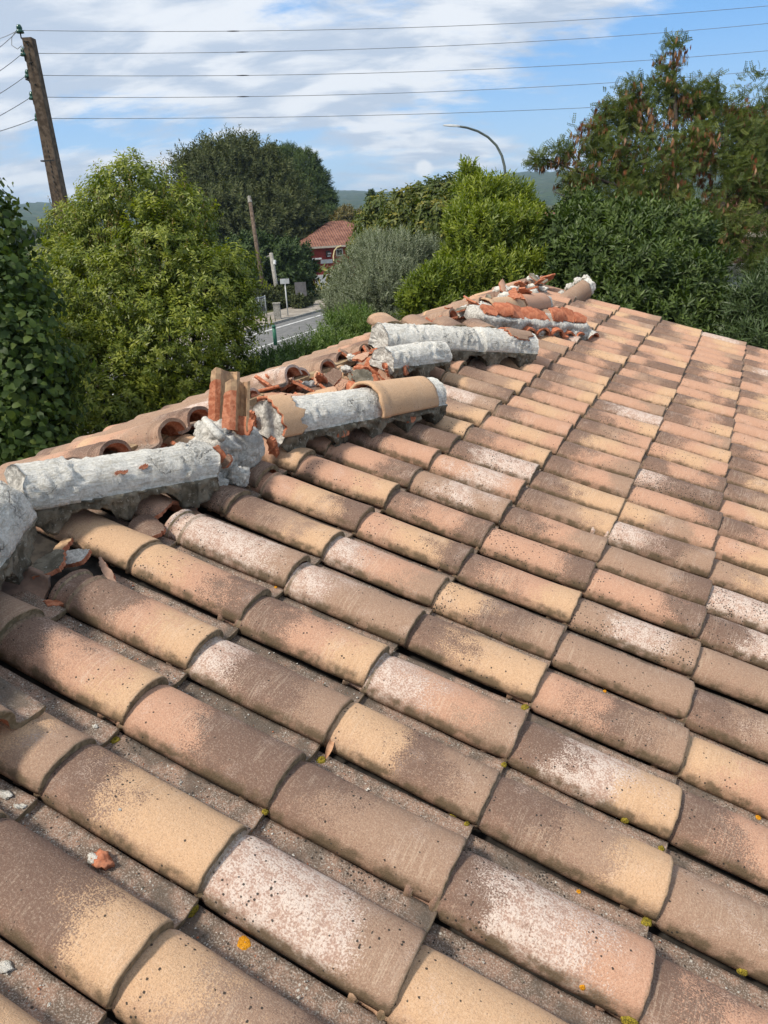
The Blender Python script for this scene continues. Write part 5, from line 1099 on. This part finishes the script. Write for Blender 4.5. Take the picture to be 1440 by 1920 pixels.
# ------------------------------------------------------------------ kerbside furniture
def roadpt(s, off, z=0): q = E1 + rd * s + rn * (off + .0012 * max(0, s - 18) ** 2); return Vector((q.x, q.y, z))
M_GALV = simple('galvanised_rail', (.28, .30, .31), (.40, .42, .43), 6, .5, .001)
def railing(s0, s1, off, label):
    a = roadpt(s0, off, .13); o = thing('pavement_railing', tuple(a), label, 'railing'); b = roadpt(s1, off, .13) - a; n = max(2, round(b.length / .14)); m = MB()
    m.tube([Vector((0, 0, 1.0)), b + Vector((0, 0, 1.0))], .028, 6); m.tube([Vector((0, 0, .15)), b + Vector((0, 0, .15))], .022, 6); m.build('rail', M_GALV, o, True); m = MB()
    for k in range(n + 1): q = b * (k / n); m.tube([q + Vector((0, 0, .15)), q + Vector((0, 0, 1.0))], .012, 5)
    m.build('balusters', M_GALV, o, True)
    for k in range(int(b.length / 1.6) + 2):
        q = b * min(1, k * 1.6 / b.length); m = MB(); m.tube([q, q + Vector((0, 0, 1.06))], .03, 7); m.build('post', M_GALV, o, True)
def s_of(px, py): g = Vector(ground(px, py)) - E1; return g.dot(rd)
sa, sb = s_of(497, 607), s_of(538, 594)
railing(sa - 3, sb - .1, -2.3, 'grey metal railing with thin bars along the pavement edge')
FR = Matrix.Rotation(math.atan2(rt2.y, rt2.x), 3, 'Z'); q = Vector(ground(540, 592, .13))
sg = thing('sign_post', tuple(q), 'small white backed road sign on a pale post at the railing end', 'road sign'); m = MB(); m.tube([(0, 0, 0), (0, 0, 1.95)], .035, 8); m.build('post', M_LINE, sg, True); m = MB(); m.box(tuple(-fw2 * .05 + Vector((0, 0, 1.86))), (.50, .03, .27), FR); m.build('panel', simple('grey_white_sign', (.34, .35, .35), (.48, .49, .49), 3, .5, .001), sg)
q = Vector(ground(521, 598, .13)); m = MB(); m.box((0, 0, .4), (.36, .28, .8), FR); m.box((0, 0, .83), (.42, .33, .06), FR); tag(m.build('utility_cabinet', M_CONC, None, False, tuple(q)), 'small pale utility cabinet behind the pavement railing', 'cabinet')
q = Vector(ground(567, 579, .0)); sg = thing('sign_board', tuple(q), 'dark grey notice board beside the small round bush', 'notice board'); m = MB(); m.box((0, 0, 1.15), (.68, .05, .82), FR); m.build('board', simple('dark_grey_board', (.10, .095, .095), (.15, .14, .14), 3, .6, .001), sg)
m = MB(); m.tube([-fw2 * .06, -fw2 * .06 + Vector((0, 0, .95))], .04, 6); m.build('post', M_LINE, sg)
hb = thing('hoop_barrier', tuple(roadpt(sb + 9, -1.2, .13)), 'low grey hoop barrier on the pavement beyond the round bush', 'barrier'); m = MB(); m.tube([(0, 0, 0), (0, 0, .9), rd * .15 + Vector((0, 0, 1)), rd * 1.5 + Vector((0, 0, 1)), rd * 1.65 + Vector((0, 0, .9)), rd * 1.65], .03, 6); m.build('hoop', M_IRON, hb, True)
q = Vector(ground(517, 648)); m = MB(); m.tube([(0, 0, 0), (0, 0, .8)], [.09, .08], 10); m.tube([(0, 0, .8), (0, 0, .9)], [.10, .07], 10); tag(m.build('roadside_bollard', simple('green_bollard_paint', (.02, .10, .06), (.03, .14, .08), 5, .5, .001), None, True, (q.x, q.y, 0)), 'small green bollard at the near edge of the road', 'bollard')

# ------------------------------------------------------------------ houses beyond
M_ROOFF = None
def roof_far():
    m, n = newmat('distant_clay_roof'); p = n.n('ShaderNodeTexCoord').outputs['Object']; f = n.noise(p, 2.2, 5, .7); w = n.n('ShaderNodeTexWave'); n.set(w.inputs['Vector'], p); w.inputs['Scale'].default_value = 1.6; w.inputs['Distortion'].default_value = .5
    c = n.mix(n.ss(f, .35, .65), (.15, .065, .045), (.27, .13, .09)); n.out(c, .9, n.m('ADD', w.outputs[1], f), .8, .06, .2); return m
M_ROOFF = roof_far()
def house(name, label, o_px, t, w, dpt, h, rise, wall, yaw=0, over=.4):
    d = ray(*o_px); g = Vector(at(*o_px, t)); o = thing(name, (g.x, g.y, 0), label, 'house'); o.rotation_euler = (0, 0, math.atan2(rt2.y, rt2.x) + R(yaw))
    m = MB(); m.box((0, dpt / 2, h / 2), (w, dpt, h)); m.build('wall', wall, o)
    m = MB(); e = over; A1, A2, A3, A4 = (-w / 2 - e, -e, h), (w / 2 + e, -e, h), (w / 2 + e, dpt + e, h), (-w / 2 - e, dpt + e, h); rl = max(.5, w / 2 - dpt / 2 * .8); R1, R2 = (-rl, dpt / 2, h + rise), (rl, dpt / 2, h + rise)
    B = [(x, y, z + .14) for (x, y, z) in (A1, A2, A3, A4)]
    m.add([A1, A2, A3, A4] + B + [R1, R2], [(0, 3, 2, 1), (4, 5, 9, 8), (5, 6, 9), (6, 7, 8, 9), (7, 4, 8), (0, 1, 5, 4), (1, 2, 6, 5), (2, 3, 7, 6), (3, 0, 4, 7)]); rf = m.build('roof', M_ROOFF, o)
    m = MB(); m.box((0, -e - .06, h + .05), (w + 2 * e, .12, .13)); m.build('gutter', simple('pale_gutter', (.45, .38, .30), (.55, .48, .40), 4, .6, .001), rf)
    return o
M_RED = simple('red_render', (.30, .045, .038), (.38, .065, .052), 3, .9, .003); M_WH = simple('white_paint', (.55, .55, .54), (.72, .72, .70), 5, .7, .001); M_DK = simple('dark_window_glass', (.02, .025, .03), (.04, .045, .05), 2, .15, .001, spec=.6)
zt = lambda py, px, t: float(at(px, py, t)[2])
hh = zt(462, 640, 56)
hs_ = house('house', 'red walled house with hipped clay roof beyond the olive tree', (655, 462), 56, 7.5, 8, hh, 1.75, M_RED, 14)
def onwall(o, px, py, w, h, mat, name, par=None, th=.08):
    o_inv = o.matrix_basis.inverted(); pl = o.matrix_basis @ Vector((0, 0, 0)); nrm = o.matrix_basis.to_3x3() @ Vector((0, -1, 0)); d = Vector(ray(px, py)); t = (pl - Vector(CAM)).dot(nrm) / d.dot(nrm); P = o_inv @ (Vector(CAM) + d * t)
    m = MB(); m.box((P.x, -th / 2, P.z), (w, th, h)); return m.build(name, mat, par or o)
k = 56 / 1400
s1 = onwall(hs_, 615, 476, .34, .42, M_DK, 'wall_sign', th=.16); onwall(hs_, 617, 475, .26, .10, M_WH, 'sign_stripe', s1, .19); onwall(hs_, 616, 480, .24, .07, M_WH, 'sign_stripe', s1, .19)
onwall(hs_, 636, 473, .5, .5, M_WH, 'window_frame', th=.10); onwall(hs_, 636, 473, .36, .36, M_DK, 'window', th=.13); onwall(hs_, 612, 490, .9, .28, M_WH, 'white_band', th=.12); onwall(hs_, 613, 530, 1.8, 1.2, M_WH, 'white_gate', th=.2)
m = MB(); c = Vector(at(631, 484, 55)); ft = hs_.matrix_basis.inverted()
pts = [ft @ Vector(at(x, y, 55.2)) for x, y in ((626, 492), (625, 480), (627, 470), (632, 464), (640, 461))]; m.tube(pts, .05, 6); m.build('yellow_arch', simple('yellow_white_paint', (.5, .42, .2), (.6, .5, .3), 3, .6, .001), hs_)
h2 = house('house', 'low tiled annexe left of the red house, half hidden by the cedar', (571, 482), 56.5, 2.2, 6, zt(480, 571, 56.5), .7, simple('ochre_render', (.34, .24, .10), (.42, .30, .13), 4, .9, .003), 14)
aw = thing('awning', tuple(at(584, 486, 53)), 'dark red awning with a white front edge below the annexe', 'awning'); aw.rotation_euler = (0, 0, math.atan2(rt2.y, rt2.x) + R(14)); m = MB(); m.box((0, 0, 0), (1.45, .1, .10)); m.build('front_edge', M_WH, aw); m = MB(); m.box((0, .6, -.1), (1.4, 1.1, .06)); m.box((.4, .3, -.6), (.5, .08, .9)); m.box((-.3, .3, -.55), (.35, .08, .5)); m.build('canopy', simple('dark_red_canvas', (.16, .02, .025), (.22, .03, .035), 4, .8, .001), aw)
M_CREAM = simple('warm_cream_render', (.52, .40, .32), (.62, .50, .41), 3, .9, .003)
h3 = house('house', 'cream house with clay roof glimpsed through the pod tree at the right edge', (1470, 470), 21, 6, 7, zt(440, 1450, 21), 1.1, M_CREAM, -12)
h4 = house('house', 'low white house glimpsed between the dark laurel and the right edge', (1385, 530), 15.5, 2.2, 3, zt(500, 1385, 15.5), .55, M_WH, 5)
h5 = house('house', 'pale house with red roof far behind the bright laurel', (1035, 415), 60, 3.5, 5, zt(411, 1035, 60), .55, M_CREAM, 8)
# ------------------------------------------------------------------ air between here and the hills
m, n = newmat('haze_air'); pv = n.n('ShaderNodeVolumePrincipled'); pv.inputs['Color'].default_value = (.58, .78, 1, 1); pv.inputs['Density'].default_value = .00027; pv.inputs['Anisotropy'].default_value = .2
o_ = n.n('ShaderNodeOutputMaterial'); n.t.links.new(pv.outputs[0], o_.inputs['Volume'])
mb = MB(); mb.box((0, 0, 41), (5600, 5600, 84)); tag(mb.build('haze', m), 'thin bluish haze over the distant hills', 'haze', kind='stuff')
